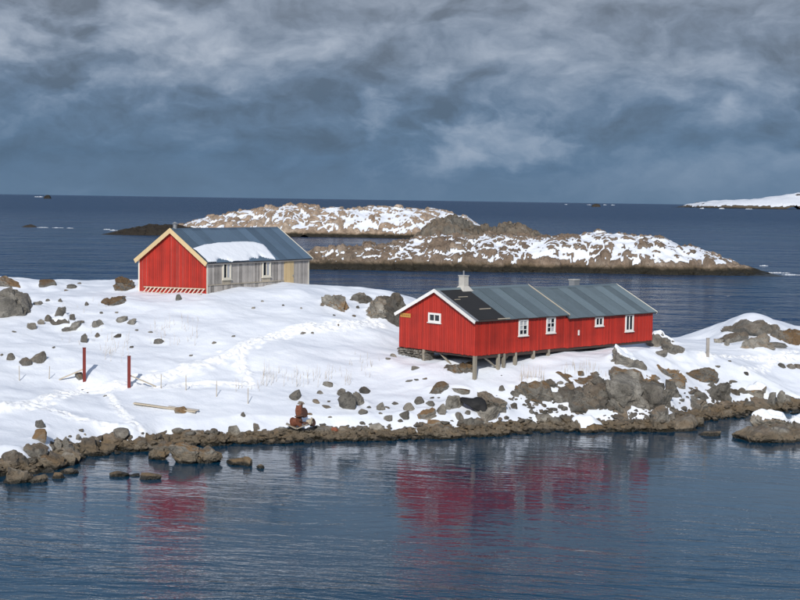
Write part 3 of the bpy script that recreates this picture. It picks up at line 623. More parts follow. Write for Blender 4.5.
# large and singular rocks:  px, base y, width, height (pixels), kind, label, options
BIG = [
 (8, 315, 48, 22, 'g', 'huge pale grey boulder on the snow slope at the left edge', dict(big=5)),
 (37, 307, 12, 6, 'g', 'low grey slab against the right side of the huge boulder', {}),
 (4, 287, 34, 8, 'b', 'flat brown ledge on the crest at the left edge', dict(big=4)),
 (46, 286.5, 16, 6.5, 'b', 'flat brown rock on the crest above the huge boulder', {}),
 (70, 288.5, 14, 4, 'd', 'thin dark rock on the crest right of the flat brown one', {}),
 (58.5, 318, 11, 13, 'g', 'upright grey stone leaning at the top of the boulder cluster', dict(tilt=.35)),
 (57, 325, 20, 7, 'g', 'wide flat stone with snow on it in the middle of the boulder cluster', dict(cap=.08)),
 (68, 332, 25, 9, 'g', 'long grey block lowest in the boulder cluster', dict(big=4)),
 (40, 324.5, 8, 5, 'g', 'small stone at the left of the boulder cluster', {}), (47, 322, 9, 7, 'd', 'dark stone under the leaning upright stone', {}),
 (72, 321, 6, 7, 'g', 'small pointed stone right of the leaning upright stone', {}), (79.5, 325, 5, 4, 'g', 'small round stone at the right end of the boulder cluster', {}),
 (31, 330, 9, 7, 'g', 'grey stone lying left and below the boulder cluster', {}), (96, 327.5, 13, 8, 'g', 'grey stone alone to the right of the boulder cluster', {}),
 (83.5, 342.5, 10, 8.5, 'g', 'lone grey stone above the left red post', {}),
 (125, 291, 23, 14, 'b', 'rounded brown tussocky rock left of the grey sided house', dict(big=4)),
 (112, 305, 25, 7, 'b', 'long low brown rock on the slope below the brown tussocky rock', dict(big=4)),
 (119.5, 323, 13, 6.5, 'g', 'grey stone in the snow, left of a slightly smaller one', {}), (130.5, 325, 9.5, 6, 'g', 'slightly smaller grey stone right of its neighbour on the slope', {}),
 (159.5, 344, 13, 4.5, 'g', 'flat grey stone alone on the snow below the grey sided house', {}), (179, 300.5, 7, 6, 'g', 'small grey stone in front of the ladder', {}),
 (24, 366, 14, 8, 'd', 'dark low rock left of the pointed rock near the thin stakes', {}), (37, 364, 15, 12, 'd', 'dark pointed rock above the thin stakes', {}), (11, 360.5, 9, 7, 'g', 'grey stone at the left, uphill of the thin stakes', {}),
 (80, 380, 13, 7, 'b', 'brown stone at the foot of the left red post', {}),
 (40.5, 428.5, 11.5, 9, 'g', 'upper of two triangular grey stones above the left shore', {}), (39.5, 441, 15, 11, 'b', 'lower of two triangular stones above the left shore', {}),
 (119.5, 440, 20, 11, 'g', 'square grey block resting on the shore ledge', dict(sink=.15)), (234.5, 438, 13, 13, 'g', 'pale rounded grey boulder on the shore ledge left of the rusty machine', dict(sink=.2)),
 (242.5, 417, 6, 5, 'd', 'small dark stone on the snow above the pale rounded boulder', {}),
 (327.5, 387, 10, 5.5, 'b', 'tan rounded stone highest above the rusty machine', {}), (294, 400.5, 15, 8, 'g', 'slanted flat grey stone uphill of the rusty machine', dict(tilt=-.4)),
 (347, 409, 15, 15, 'g', 'left of two big pale grey boulders side by side on the snow', dict(big=4)), (358.5, 406, 15, 13, 'g', 'right of two big pale grey boulders side by side on the snow', dict(big=4)), (363.5, 393.5, 13, 6.5, 'd', 'dark slab just above the two big pale boulders', {}),
 (341, 395.5, 10, 6.5, 'g', 'pointed grey stone left of the dark slab', {}), (363, 415, 10, 5.5, 'b', 'oval tan stone below the two big pale boulders', {}),
 (381, 410.5, 10, 7, 'g', 'slanted grey stone right of the two big pale boulders', dict(tilt=-.4)), (387.5, 421.5, 11, 5.5, 'g', 'flat square stone just above the ledge', {}),
 (409, 411.5, 12, 8, 'g', 'tilted grey slab in the row of slabs left of the black tarpaulin', dict(tilt=-.45)), (419.5, 404.5, 11, 7, 'g', 'upper end slab of the row left of the black tarpaulin', dict(tilt=-.4)), (404, 419.5, 13, 7, 'g', 'lower end slab of the row left of the black tarpaulin', dict(tilt=-.35)),
 (425, 419, 18, 9, 'b', 'layered brown slab above the ledge left of the black tarpaulin', dict(big=4)), (430, 406, 12, 5.5, 'd', 'thin dark slab uphill of the layered brown slab', dict(tilt=.3)), (440, 414.5, 9, 11, 'g', 'upright grey slab left of the black tarpaulin', dict(tilt=.3)),
 (452, 409, 17, 14, 'g', 'grey slanting block touching the left of the black tarpaulin', dict(big=4, tilt=.3)), (438.5, 393, 19, 9.5, 'b', 'round brown boulder left below the front corner post', dict(big=4)), (460, 393.5, 20, 5, 'b', 'low brown rock trailing right of the round brown boulder', {}),
 (457, 379, 36, 11, 'b', 'broad brown rock just behind the front corner stilt', dict(big=5, depth=1.8, push=1.0)), (491, 412, 30, 20, 'n', 'big grey brown boulder behind the black tarpaulin', dict(big=5)), (485, 421, 23, 11, 'g', 'pale grey boulder in front of the black tarpaulin', dict(big=4)),
 (535, 399, 38, 16, 'b', 'large brown outcrop with a grey face below the long side of the red house', dict(big=5, strata=.08)), (566, 400, 24, 11, 'd', 'dark broken rock right of the large brown outcrop', dict(big=5, strata=.08)),
 (593, 405, 44, 18, 'n', 'left part of the high grey crag below the red house', dict(big=5, strata=.09)), (624, 405, 40, 25, 'g', 'tallest part of the high grey crag with steep furrowed face', dict(big=5, strata=.10)), (654, 407, 40, 21, 'g', 'right part of the high grey crag sloping down to the ledge', dict(big=5, strata=.09)),
 (580, 384, 44, 9, 'b', 'brown rim of rock along the top left of the crag', dict(big=4)), (627, 380, 36, 10, 'b', 'brown turf covered rock crowning the crag', dict(big=4)), (652, 385, 28, 10, 'b', 'brown turf covered rock at the crag top right', dict(big=4)),
 (626, 367, 35, 21, 'g', 'grey double boulder with a snow cap against the red wall', dict(big=5, cap=.07)), (662, 346, 26, 13, 'g', 'grey rock at the far end of the red house', dict(big=4, cap=.08)), (674, 357, 25, 15, 'n', 'rounded grey boulder beyond the far corner of the red house', dict(big=5)), (660, 356.5, 15, 6, 'g', 'flat stone left of the rounded boulder beyond the house', {}),
 (671, 379, 34, 12, 'b', 'left half of the ochre outcrop right of the house', dict(big=5, strata=.08, tilt=.3)), (702, 382, 32, 11, 'b', 'right half of the ochre outcrop right of the house', dict(big=5, strata=.08)), (677, 387, 18, 8, 'b', 'flat ochre rock in front of the ochre outcrop', {}), (710, 389, 9, 6, 'g', 'small grey stone below the ochre outcrop', {}),
 (672, 397, 15, 15, 'n', 'brown block at the right foot of the crag', dict(big=4)), (721, 400, 22, 17, 'g', 'pointed grey rock above the right ledge', dict(big=4)), (700, 398, 24, 6, 'g', 'long flat slab left of the pointed grey rock', dict(tilt=.15)), (699, 411, 17, 14, 'n', 'brown block on the ledge below the long flat slab', dict(big=4)),
 (679, 431, 46, 11, 'n', 'long smooth ochre slab dipping into the water', dict(big=4, water=True, sink=.5)), (662, 425, 17, 15, 'n', 'upright block behind the long smooth ochre slab', dict(big=4)), (588, 432, 28, 11, 'b', 'ochre boulder with a snow cap at the waterline below the crag', dict(big=4, cap=.10, water=True)),
 (710, 436, 22, 4, 'n', 'low islet of stones awash in front of the right ledge', dict(water=True, sink=.6)),
 (757, 396, 21, 13, 'b', 'reddish rounded boulder in the snow above the right ledge', dict(big=4, cap=.05)), (772, 408, 8, 16, 'g', 'left of two upright stones on the right ledge', dict(sink=.2)), (781.5, 408, 8, 17, 'g', 'right of two upright stones on the right ledge', dict(sink=.2)),
 (743, 393, 15, 4.5, 'd', 'dark flat stone left of the reddish rounded boulder', dict(tilt=.25)), (736, 395, 9, 3, 'd', 'thin dark sliver of stone left of the dark flat stone', dict(tilt=.3)), (747, 375.5, 5.5, 3.5, 'd', 'small dark stone alone on the flat snow at the right', {}),
 (756, 336, 54, 10, 'd', 'broad dark rock face under the snowy mound top', dict(big=5, strata=.08)), (734, 342, 28, 9, 'n', 'rounded rock at the left shoulder of the snowy mound', dict(big=4)), (757, 347, 32, 11, 'n', 'rounded rock at the foot of the snowy mound', dict(big=4)), (786, 341, 32, 9, 'b', 'brown rock at the right shoulder of the snowy mound', dict(big=5)), (776, 348, 24, 5, 'g', 'low grey rock right at the foot of the mound', {}), (727, 346, 6, 7, 'g', 'small upright stone at the foot of the mound', {}), (719, 343, 9, 4, 'n', 'low rock at the left foot of the mound', {}), (808, 346, 30, 12, 'n', 'rock at the right edge of the picture below the mound', dict(big=4)),
 (782.5, 368.5, 8, 5, 'd', 'left of three dark stones in a row on the flat snow', {}), (791, 369, 10, 5, 'd', 'middle of three dark stones in a row on the flat snow', {}), (799, 369, 8, 5, 'd', 'right of three dark stones in a row on the flat snow', {}),
 (774, 434, 36, 19, 'n', 'angular rock with snow on top, on the islet at the right edge', dict(big=5, water=True, cap=.16, sink=.25, strata=.06)), (782, 442, 84, 10, 'n', 'low flat rock islet in the water at the right edge', dict(big=5, water=True, sink=.45, depth=3.)), (806, 438, 28, 17, 'n', 'snow topped rock cut off by the right edge', dict(big=4, cap=.16, water=True)),
 (333, 307.5, 26, 12, 'b', 'brown rock on the slope right of the grey sided house', dict(big=5)), (358, 302, 17, 9, 'd', 'dark rock high on the crest above the brown one', dict(big=4)), (374, 317, 22, 20, 'n', 'slanting rock rib left of the dark cleft behind the house', dict(big=5, tilt=.4, strata=.08)), (396, 326, 40, 29, 'd', 'big furrowed dark crag behind the left gable of the red house', dict(big=5, strata=.10)), (370, 317.5, 8, 6, 'b', 'small tan stone at the foot of the slanting rock rib', {}),
 (384, 312, 26, 14, 'd', 'dark middle piece of the rock rib behind the house', dict(big=5, tilt=.4, strata=.1)), (366, 304, 18, 8, 'n', 'upper piece of the rock rib below the crest', dict(big=4, tilt=.3)),
 (161, 460, 23, 17, 'b', 'left block of the stone spit in the water', dict(big=4, water=True, sink=.3)), (184, 463, 28, 17, 'b', 'middle block of the stone spit in the water', dict(big=4, water=True, sink=.3)), (206, 463.5, 32, 15, 'b', 'right block of the stone spit in the water', dict(big=4, water=True, sink=.3)), (236, 465, 24, 6, 'b', 'low slab beyond the end of the stone spit', dict(water=True)), (247, 466, 10, 10, 'b', 'knob on the low slab beyond the stone spit', dict(water=True)), (260, 468.5, 8, 4, 'd', 'last small stone off the stone spit', dict(water=True)),
 (119, 477, 21, 5, 'b', 'flat stone barely above the water, left of two', dict(water=True)), (150, 480, 21, 6.5, 'b', 'flat stone barely above the water, right of two', dict(water=True)), (134, 476.5, 10, 2.5, 'd', 'sunken dark stone between the two flat ones', dict(water=True)),
 (56, 452, 11, 13, 'n', 'tilted upright stone on the left shore', dict(tilt=.3)), (65, 448, 12, 11, 'n', 'pointed brown stone right of the tilted upright stone', {}), (33, 458, 22, 13, 'n', 'large dark stone at the snow edge on the left shore', dict(big=4)), (78.5, 441, 6, 6, 'g', 'small round stone at the snow edge on the left shore', {}), (93, 442, 11, 5, 'n', 'pale stone at the snow edge left of the square block', {}),
 (84, 452, 26, 10, 'n', 'long sloping slab on the left shore', dict(big=4)), (69, 461, 23, 11, 'n', 'broad slab dipping to the water on the left shore', dict(big=4)), (47, 467, 28, 9, 'b', 'pinkish slab low on the left shore', dict(big=4)), (8, 466, 34, 14, 'n', 'broad brown slab at the left edge of the shore', dict(big=4)), (18, 483, 28, 15, 'd', 'greenish dark rock in the water at the left edge', dict(big=4, water=True)), (37, 483, 18, 7, 'd', 'dark wet rock right of the greenish one', dict(water=True)), (57, 479, 13, 6, 'b', 'small brown rock in the water off the left shore', dict(water=True)), (68, 474, 18, 5, 'd', 'low dark rock in the water off the left shore', dict(water=True)), (47, 473, 14, 4, 'd', 'flat wet rock at the foot of the pinkish slab', dict(water=True)),
 (178.5, 413.5, 15, 6, 'b', 'brown stone under the plank', {}), (179, 412, 0.1, .1, 'b', None, None),
]
for px, py, w, h, k, lab, kw in BIG:
    if lab is None: continue
    place(px, py, w, h, k, lab, **kw)
SMALL = {
 'small stone poking from the snow on the upper left slope': [(66,291,4,2),(48,301.5,5,3),(59.5,302,5,4.5),(86,306,4.5,5),(79,284,4.5,2),(14,332.5,5.5,2),(97,337.5,5,6),(117,337.5,9,4),(101.5,314,4,3),(116,313.5,4,2),(124,298,6,2.5),(53,348.5,3.5,2.5),(1,356,3,3),(136,331,4,2),(150,333,5,2),(131,348,4,2.5),(190.5,356.5,4,2)],
 'small stone scattered on the snow right of the grey sided house': [(214,344,5,3),(303,334.5,6,3),(312,334,4,2),(334,316,2.5,2),(354,317,4,2.5),(301,309,3,2),(338,326,2.5,2),(347,308.5,5,4),(358,309,4,4),(233,337,4,2),(253,309,4,2.5),(262,302,3,2),(283,306,3,2)],
 'small stone scattered on the snow between the rusty machine and the red house': [(300.5,405,7.5,4),(319.5,394,9,4),(315.5,403.5,9,5),(325.5,408.5,12,3),(368.5,408.5,6,3),(309.5,415,5.5,2),(330,418,5,1.6),(322.5,425.5,6.5,2),(328.5,402.5,3.5,2),(379,410.5,6,5),(387,410,7,4),(394.5,405,6,3.5),(380,414.5,5,2),(432,399,4.5,2.5),(438,398.5,4,1.6),(448,410,7,4.5),(415.5,370,8,5),(409,382,7,2),(417,381,6,2.5),(425.5,379.5,7,2),(434,425,13,5),(459,421,11,10),(467,415,7,5),(393,357,7,4),(388,360,5,3),(104.5,397,4,2),(80,431.5,6,3),(84.5,436,3,3)],
 'small stone in the snow below the long side of the red house': [(501.5,391.5,7,7),(515,396.5,8,7),(514,407.5,7,5),(507.5,412,7,6),(536,406,7,3),(581,376.5,6,6),(696,389.5,4,3),(683,402,4,4),(718,368,5,2.5),(730,362,4,2),(560,386,8,6),(604,392,10,6)],
}
KW = {'g': 'grey', 'n': 'grey brown', 'd': 'dark', 'b': 'brown'}
MARKS = [(84, 365, 'the left red post'), (129, 372, 'the right red post'), (175, 291, 'the ladder'), (289, 272, 'the tan door'), (299, 424, 'the rusty engine'), (352, 402, 'the two big pale boulders'), (474, 404, 'the black tarpaulin'),
         (471, 368, 'the front corner stilt'), (439, 389, 'the round brown boulder'), (535, 388, 'the large brown outcrop'), (624, 392, 'the high grey crag'), (690, 376, 'the ochre outcrop'), (707, 347, 'the short grey post'), (10, 300, 'the huge left boulder'),
         (60, 322, 'the boulder cluster'), (37, 358, 'the dark pointed rock'), (168, 408, 'the long plank'), (125, 284, 'the brown tussocky rock'), (396, 312, 'the furrowed dark crag'), (333, 301, 'the brown rock by the crest'), (412, 352, 'the stone footing'),
         (112, 302, 'the long low brown rock'), (412, 408, 'the row of slanting slabs'), (40, 434, 'the two triangular stones'), (240, 345, 'the bend of the trodden path'), (757, 389, 'the reddish rounded boulder')]
for lab, L_ in SMALL.items():
    for q in L_:
        k = rnd.choice('ggnddb'); mx, my, nm = min(MARKS, key=lambda a: (a[0] - q[0])**2 + ((a[1] - q[1]) * 1.3)**2); dx, dy = q[0] - mx, (q[1] - my) * 1.3
        wd = ('right of' if dx > 0 else 'left of') if abs(dx) > abs(dy) else ('in front of' if dy > 0 else 'uphill of')
        sz = 'tiny' if q[2] < 4.2 else 'little' if q[2] < 6.5 else 'flat' if q[3] < q[2] * .45 else 'small'
        q = (q[0], q[1], q[2], q[3] * .8); place(*q, kind=k, label='%s %s stone in the snow %s %s' % (sz, KW[k], wd, nm), group='small stones poking through the snow')
# the tumbled band of stones along the waterline
SHORE = [(-20, 'the broad left slab'), (39, 'the two triangular stones'), (84, 'the left red post'), (129, 'the right red post'), (165, 'the long plank'), (216, 'the third thin stake'), (248, 'the rightmost thin stake'), (300, 'the rusty engine'), (350, 'the two big pale boulders'),
         (404, 'the row of slanting slabs'), (436, 'the round brown boulder'), (474, 'the black tarpaulin'), (535, 'the large brown outcrop'), (593, 'the left crag'), (624, 'the tallest crag'), (656, 'the right crag'), (702, 'the ochre outcrop'), (730, 'the pointed grey rock'), (757, 'the reddish rounded boulder'), (778, 'the two upright stones')]
def band(segs, n, size=(.35, 1.0)):
    for i in range(n):
        t = (i + rnd.uniform(-.4, .4)) / n
        a = interp([(j / (len(segs) - 1), s[0]) for j, s in enumerate(segs)], t); b = interp([(j / (len(segs) - 1), s[1]) for j, s in enumerate(segs)], t)
        row = rnd.choice([1.0, 0, -2, -4, -6.5, -9]); b += row + rnd.uniform(-1, 1); s = rnd.uniform(*size) * (1.25 if rnd.random() < .2 else 1)
        d = PZ(a, b, 0)[1]; k = rnd.choice('nnggdd'); rt = rnd.uniform(.28, .6); nm = min(SHORE, key=lambda m_: abs(m_[0] - a))[1]
        lab = '%s %s %s stone %s below %s' % ('small' if s < .5 else 'middling' if s < .85 else 'large', 'flat' if rt < .42 else 'upright', KW[k], 'at the waterline' if row > -1 else 'on the shore ledge' if row > -5 else 'at the snow edge', nm)
        place(a, b, s * F / d, s * rt * F / d, k, lab, 'stones along the waterline', tilt=rnd.uniform(-.3, .3), water=True)
band([(-30, 474), (0, 472), (40, 468), (70, 460)], 15, (.3, .9))
band([(66, 458), (95, 452), (150, 450)], 10, (.3, .8))
band([(160, 444), (200, 443), (250, 440), (300, 440)], 13, (.3, .8))
band([(305, 440), (350, 439), (400, 437), (470, 435)], 16, (.3, .9))
band([(470, 434), (520, 430), (580, 428), (650, 429)], 22, (.35, .95))
band([(650, 428), (695, 424), (730, 414), (800, 409)], 15, (.4, 1.0))
# angular pieces broken from the crag below the red house
for px, py, w, h, k, wd in [(522, 392, 13, 9, 'b', 'left end of the large brown outcrop'), (548, 390, 14, 9, 'd', 'right end of the large brown outcrop'), (556, 403, 12, 8, 'g', 'foot of the dark broken rock'), (574, 396, 13, 9, 'd', 'gap right of the dark broken rock'),
                            (582, 404, 16, 10, 'n', 'left foot of the crag'), (588, 392, 12, 9, 'b', 'top of the left crag'), (601, 388, 15, 9, 'n', 'notch left of the tallest crag'), (604, 408, 15, 9, 'd', 'foot of the left crag'), (613, 398, 12, 14, 'd', 'left flank of the tallest crag'),
                            (633, 396, 13, 17, 'g', 'right flank of the tallest crag'), (641, 409, 18, 11, 'g', 'foot between tallest and right crag'), (645, 392, 14, 11, 'd', 'saddle between tallest and right crag'), (664, 402, 13, 12, 'd', 'right flank of the right crag'), (669, 411, 14, 8, 'g', 'foot of the right crag'), (616, 411, 14, 7, 'n', 'foot of the tallest crag'), (655, 390, 12, 8, 'b', 'top of the right crag')]:
    place(px, py, w, h, k, 'angular %s piece of rock at the %s' % (KW[k], wd), 'broken pieces of the crag', big=4, strata=.11, tilt=rnd.uniform(.1, .5))
# loose rubble too small to pick apart
def rubble(n):
    import bmesh
    r_ = random.Random(31); rs_ = np.random.RandomState(8); v0, f0 = ico(2); vs, fs, c = [], [], 0
    stretch = [(-40, 474, 474), (40, 470, 22), (90, 455, 16), (160, 447, 10), (300, 441, 10), (470, 436, 12), (560, 431, 14), (650, 431, 14), (700, 420, 12), (800, 411, 10)]
    sx = [q[0] for q in stretch]; sy = [q[1] for q in stretch]
    for i in range(n):
        if r_.random() < .8:
            px = r_.uniform(-40, 815); py = np.interp(px, sx, sy) - abs(r_.gauss(0, 1)) * (7 if px > 90 else 9) + 2
        else: px = r_.uniform(505, 740); py = r_.uniform(392, 425) - max(0, px - 650) * .12
        g = PG(px, py, True); sz = r_.uniform(.10, .36); v = v0.copy()
        for _ in range(9):
            nn = rs_.normal(size=3); nn /= np.linalg.norm(nn); v -= np.maximum(v @ nn - rs_.uniform(.35, .75), 0)[:, None] * nn
        a = r_.uniform(0, 6.28); R_ = np.array([[math.cos(a), -math.sin(a), 0], [math.sin(a), math.cos(a), 0], [0, 0, 1]])
        v = (v * np.array([sz, sz * r_.uniform(.6, 1), sz * r_.uniform(.35, .8)])) @ R_.T + np.array([g[0], g[1], g[2] + sz * .15])
        vs.append(v); fs += [tuple(k + c for k in q) for q in f0]; c += len(v)
    me = bpy.data.meshes.new('rubble'); me.from_pydata(np.concatenate(vs).tolist(), [], fs); me.materials.append(M['rock']); tag(link('rubble', me), 'loose small stones strewn along the waterline and among the crag', 'rubble', kind='stuff')
rubble(1300)
def settle_snow():
    '''drift snow against the uphill side and the flanks of every stone'''
    dz = np.zeros_like(GZ)
    for x, y, rx, ry, hm in SETTLE:
        R_ = max(rx, ry) * 2 + .4; i0, i1 = np.searchsorted(gx, (x - R_, x + R_)); j0, j1 = np.searchsorted(gy, (y - R_, y + R_))
        xx = (X[j0:j1, i0:i1] - x) / (rx + .15); yy = (Y[j0:j1, i0:i1] - y) / (ry + .15); r = np.hypot(xx, yy)
        a = hm * .34 * np.exp(-((r - .8) / .45)**2) * (.55 + .45 * np.clip(yy / (r + .01) + .5 * xx / (r + .01), -1, 1)) * (.7 + .6 * fbm(xx * 1.5 + x, yy * 1.5 + y, oct=2, seed=3))
        dz[j0:j1, i0:i1] = np.maximum(dz[j0:j1, i0:i1], a)
    dz *= mask * sstep(.8, 2., SD)
    me = go.data; co = np.empty(len(me.vertices) * 3, np.float32); me.vertices.foreach_get('co', co); co = co.reshape(-1, 3)
    i = np.rint((co[:, 0] - gx[0]) / STEP).astype(int); j = np.rint((co[:, 1] - gy[0]) / STEP).astype(int)
    co[:, 2] += dz[j, i]; me.vertices.foreach_set('co', co.ravel()); me.update(); GZ[:] = GZ + dz
settle_snow()

# ------------------------------------------------------------------ houses
class House:
    """origin at the near bottom corner; local x runs along the long side, local y along the gable, walls face -x and -y"""
    def __init__(s, name, px, py, d, deg):
        s.q = P(px, py, d); s.th = math.radians(deg); s.o = empty(name, s.q, s.th)
    def w(s, u, v, z): c, n = math.cos(s.th), math.sin(s.th); return s.q + np.array([u*c - v*n, u*n + v*c, z])
    def solve(s, fn, target):
        lo, hi = -2., 30.; inc = proj(fn(hi))[0] > proj(fn(lo))[0]
        for _ in range(50):
            m_ = (lo + hi) / 2
            if (proj(fn(m_))[0] < target) == inc: lo = m_
            else: hi = m_
        return lo
    def pt(s, face, a, out, z): return (a, -out, z) if face == 'side' else (-out, a, z)
    def box(s, mb, face, a0, a1, o0, o1, z0, z1):
        p, q = s.pt(face, a0, o0, z0), s.pt(face, a1, o1, z1)
        mb.box(tuple(min(i, j) for i, j in zip(p, q)), tuple(max(i, j) for i, j in zip(p, q))); return mb
    def boards(s, face, a0, a1, z0, ztop, mat, bw=.17, gap=.03, parent=None, name='board', off=0.):
        n = max(1, round((a1 - a0) / bw)); bw = (a1 - a0) / n; flat = {}
        for i in range(n):
            b0, b1 = a0 + i * bw + gap / 2, a0 + (i + 1) * bw - gap / 2
            t0 = ztop(b0) if callable(ztop) else ztop; t1 = ztop(b1) if callable(ztop) else ztop
            tm = None
            th = rnd.choice([.02, .03, .034]); zb = z0 - rnd.choice([0., .01, .03]); key = (round(t0 - z0, 3), round(t1 - z0, 3), th)
            if key not in flat:
                v = []
                for o_ in (0, th):
                    for (aa, zz) in ((0, 0), (b1 - b0, 0), (b1 - b0, t1 - z0), (0, t0 - z0)): v.append(s.pt(face, aa, o_, zz))
                fc = [(0,1,2,3),(7,6,5,4),(0,4,5,1),(1,5,6,2),(2,6,7,3),(3,7,4,0)]
                if face == 'side': fc = [q[::-1] for q in fc]
                me = bpy.data.meshes.new(name); me.from_pydata(v, [], fc); me.materials.append(mat); flat[key] = me
            link(name, flat[key], parent or s.o, s.pt(face, b0, off, zb))
    def window(s, face, a, z, w, h, nx=2, ny=2, frame=.11, mat='white', panes=None, sill=True, label=None):
        out = .034; mb = MB()
        for (x0, x1, y0, y1) in ((a-w/2, a+w/2, z, z+frame), (a-w/2, a+w/2, z+h-frame, z+h), (a-w/2, a-w/2+frame, z+frame, z+h-frame), (a+w/2-frame, a+w/2, z+frame, z+h-frame)):
            s.box(mb, face, x0, x1, out, out + .07, y0, y1)
        o = mb.build('window', M[mat], s.o)
        if label: o['label'] = label
        iw, ih = w - 2*frame, h - 2*frame; bar = .045 if nx * ny > 2 else .07
        mm = MB()
        for i in range(1, nx): c = a - iw/2 + iw*i/nx; s.box(mm, face, c - bar/2, c + bar/2, out, out + .055, z + frame, z + h - frame)
        if nx > 1: mm.build('mullion', M[mat], o); mm = MB()
        for i in range(1, ny): c = z + frame + ih*i/ny; s.box(mm, face, a - iw/2, a + iw/2, out, out + .05, c - bar/2, c + bar/2)
        if ny > 1: mm.build('glazing_bar', M[mat], o)
        for i in range(nx):
            for j in range(ny):
                x0 = a - iw/2 + iw*i/nx; y0 = z + frame + ih*j/ny; mt = M['glass']
                if panes and panes[(j * nx + i) % len(panes)] == 'c': mt = M['curtain']
                s.box(MB(), face, x0 + .01, x0 + iw/nx - .01, out, out + .012, y0 + .01, y0 + ih/ny - .01).build('pane', mt, o)
        if sill: s.box(MB(), face, a - w/2 - .05, a + w/2 + .05, out, out + .12, z - .06, z - .002).build('sill', M[mat], o)
        return o
    def slope_pt(s, u, k, side, W, ze, rise, oh, lift=0.):
        """k: 0 at the eave edge, 1 at the ridge; side 0 = near slope, 1 = far slope"""
        run = W / 2 + oh; y = -oh + run * k; zz = ze - oh * rise / (W / 2) + (rise + oh * rise / (W / 2)) * k
        n = Vector((0, -rise, W / 2)).normalized()
        y, zz = y + n.y * lift, zz + n.z * lift
        return (u, y if side == 0 else W - y, zz)
    def sheets(s, roof, u0, u1, side, W, ze, rise, oh, mat, width=1.05, name='roof_sheet', wave=.022, base=.07):
        n = max(1, round((u1 - u0) / width)); w = (u1 - u0) / n; cache = {}
        for i in range(n):
            lift = base + (.018 if i % 2 else 0.)
            key = i % 2
            if key not in cache:
                v = []; f = []; ncol = 22
                for k in (0., 1.):
                    for c in range(ncol):
                        t = c / (ncol - 1); u = t * (w + .05); lf = lift + (wave if (c // 2) % 2 else 0.)
                        v.append(s.slope_pt(u, k, side, W, ze, rise, oh, lf))
                for c in range(ncol - 1):
                    q = (c, c + 1, ncol + c + 1, ncol + c); f.append(q if side == 0 else q[::-1])
                # underside edge so the sheet has a thickness
                b0 = len(v)
                for k in (0., 1.):
                    for c in range(ncol):
                        t = c / (ncol - 1); u = t * (w + .05); v.append(s.slope_pt(u, k, side, W, ze, rise, oh, lift - .012))
                for c in range(ncol - 1):
                    q = (b0 + c, b0 + ncol + c, b0 + ncol + c + 1, b0 + c + 1); f.append(q if side == 0 else q[::-1])
                    e = (c, b0 + c, b0 + c + 1, c + 1); f.append(e if side == 0 else e[::-1])
                me = bpy.data.meshes.new(name); me.from_pydata(v, [], f); me.materials.append(mat); cache[key] = me
            link(name, cache[key], roof, (u0 + i * w, 0, 0))
    def roof_deck(s, u0, u1, W, ze, rise, oh, mat, name='roof', th=.06):
        v = []; f = []
        for u in (u0, u1):
            for side, k in ((0, 0.), (0, 1.), (1, 0.)):
                v.append(s.slope_pt(u, k, side, W, ze, rise, oh, th)); v.append(s.slope_pt(u, k, side, W, ze, rise, oh, .0))
        # indices per end: 0 eave top,1 eave bottom,2 ridge top,3 ridge bottom,4 far eave top,5 far eave bottom
        a = lambda i: i; b = lambda i: i + 6
        f = [(0, b(0), b(2), 2)[::1], (2, b(2), b(4), 4), (1, 3, b(3), b(1)), (3, 5, b(5), b(3)), (0, 1, b(1), b(0)), (4, b(4), b(5), 5), (0, 2, 3, 1), (2, 4, 5, 3), (b(0), b(1), b(3), b(2)), (b(2), b(3), b(5), b(4))]
        return mesh_obj(name, v, f, mat, s.o)
    def barge(s, u, side, W, ze, rise, oh, mat, h=.2, th=.035, up=.11, name='bargeboard', outward=-1):
        mb = MB(); v = []
        for uu in (u, u + outward * th):
            for k, lf in ((0., up), (1., up), (1., up - h), (0., up - h)):
                p = list(s.slope_pt(uu, k, side, W, ze, rise, oh, lf))
                if k == 1.: p[1] = W / 2; p[2] = s.slope_pt(uu, 1., 0, W, ze, rise, oh, 0)[2] + lf / math.cos(math.atan2(rise, W/2))
                v.append(p)
        mb.add(v, [(0,1,2,3),(7,6,5,4),(0,4,5,1),(1,5,6,2),(2,6,7,3),(3,7,4,0)])
        return mb.build(name, mat, s.o)
    def core(s, u0, u1, W, z0, ze, rise, mat, name='wall', inset=.0):
        v = []
        for u in (u0, u1):
            v += [(u, inset, z0), (u, W - inset, z0), (u, W - inset, ze), (u, W/2, ze + rise - .02), (u, inset, ze)]
        f = [(0,1,2,3,4), (9,8,7,6,5), (0,4,9,5), (1,6,7,2), (2,7,8,3), (3,8,9,4), (0,5,6,1)]
        return mesh_obj(name, v, [q[::-1] for q in f], mat, s.o)

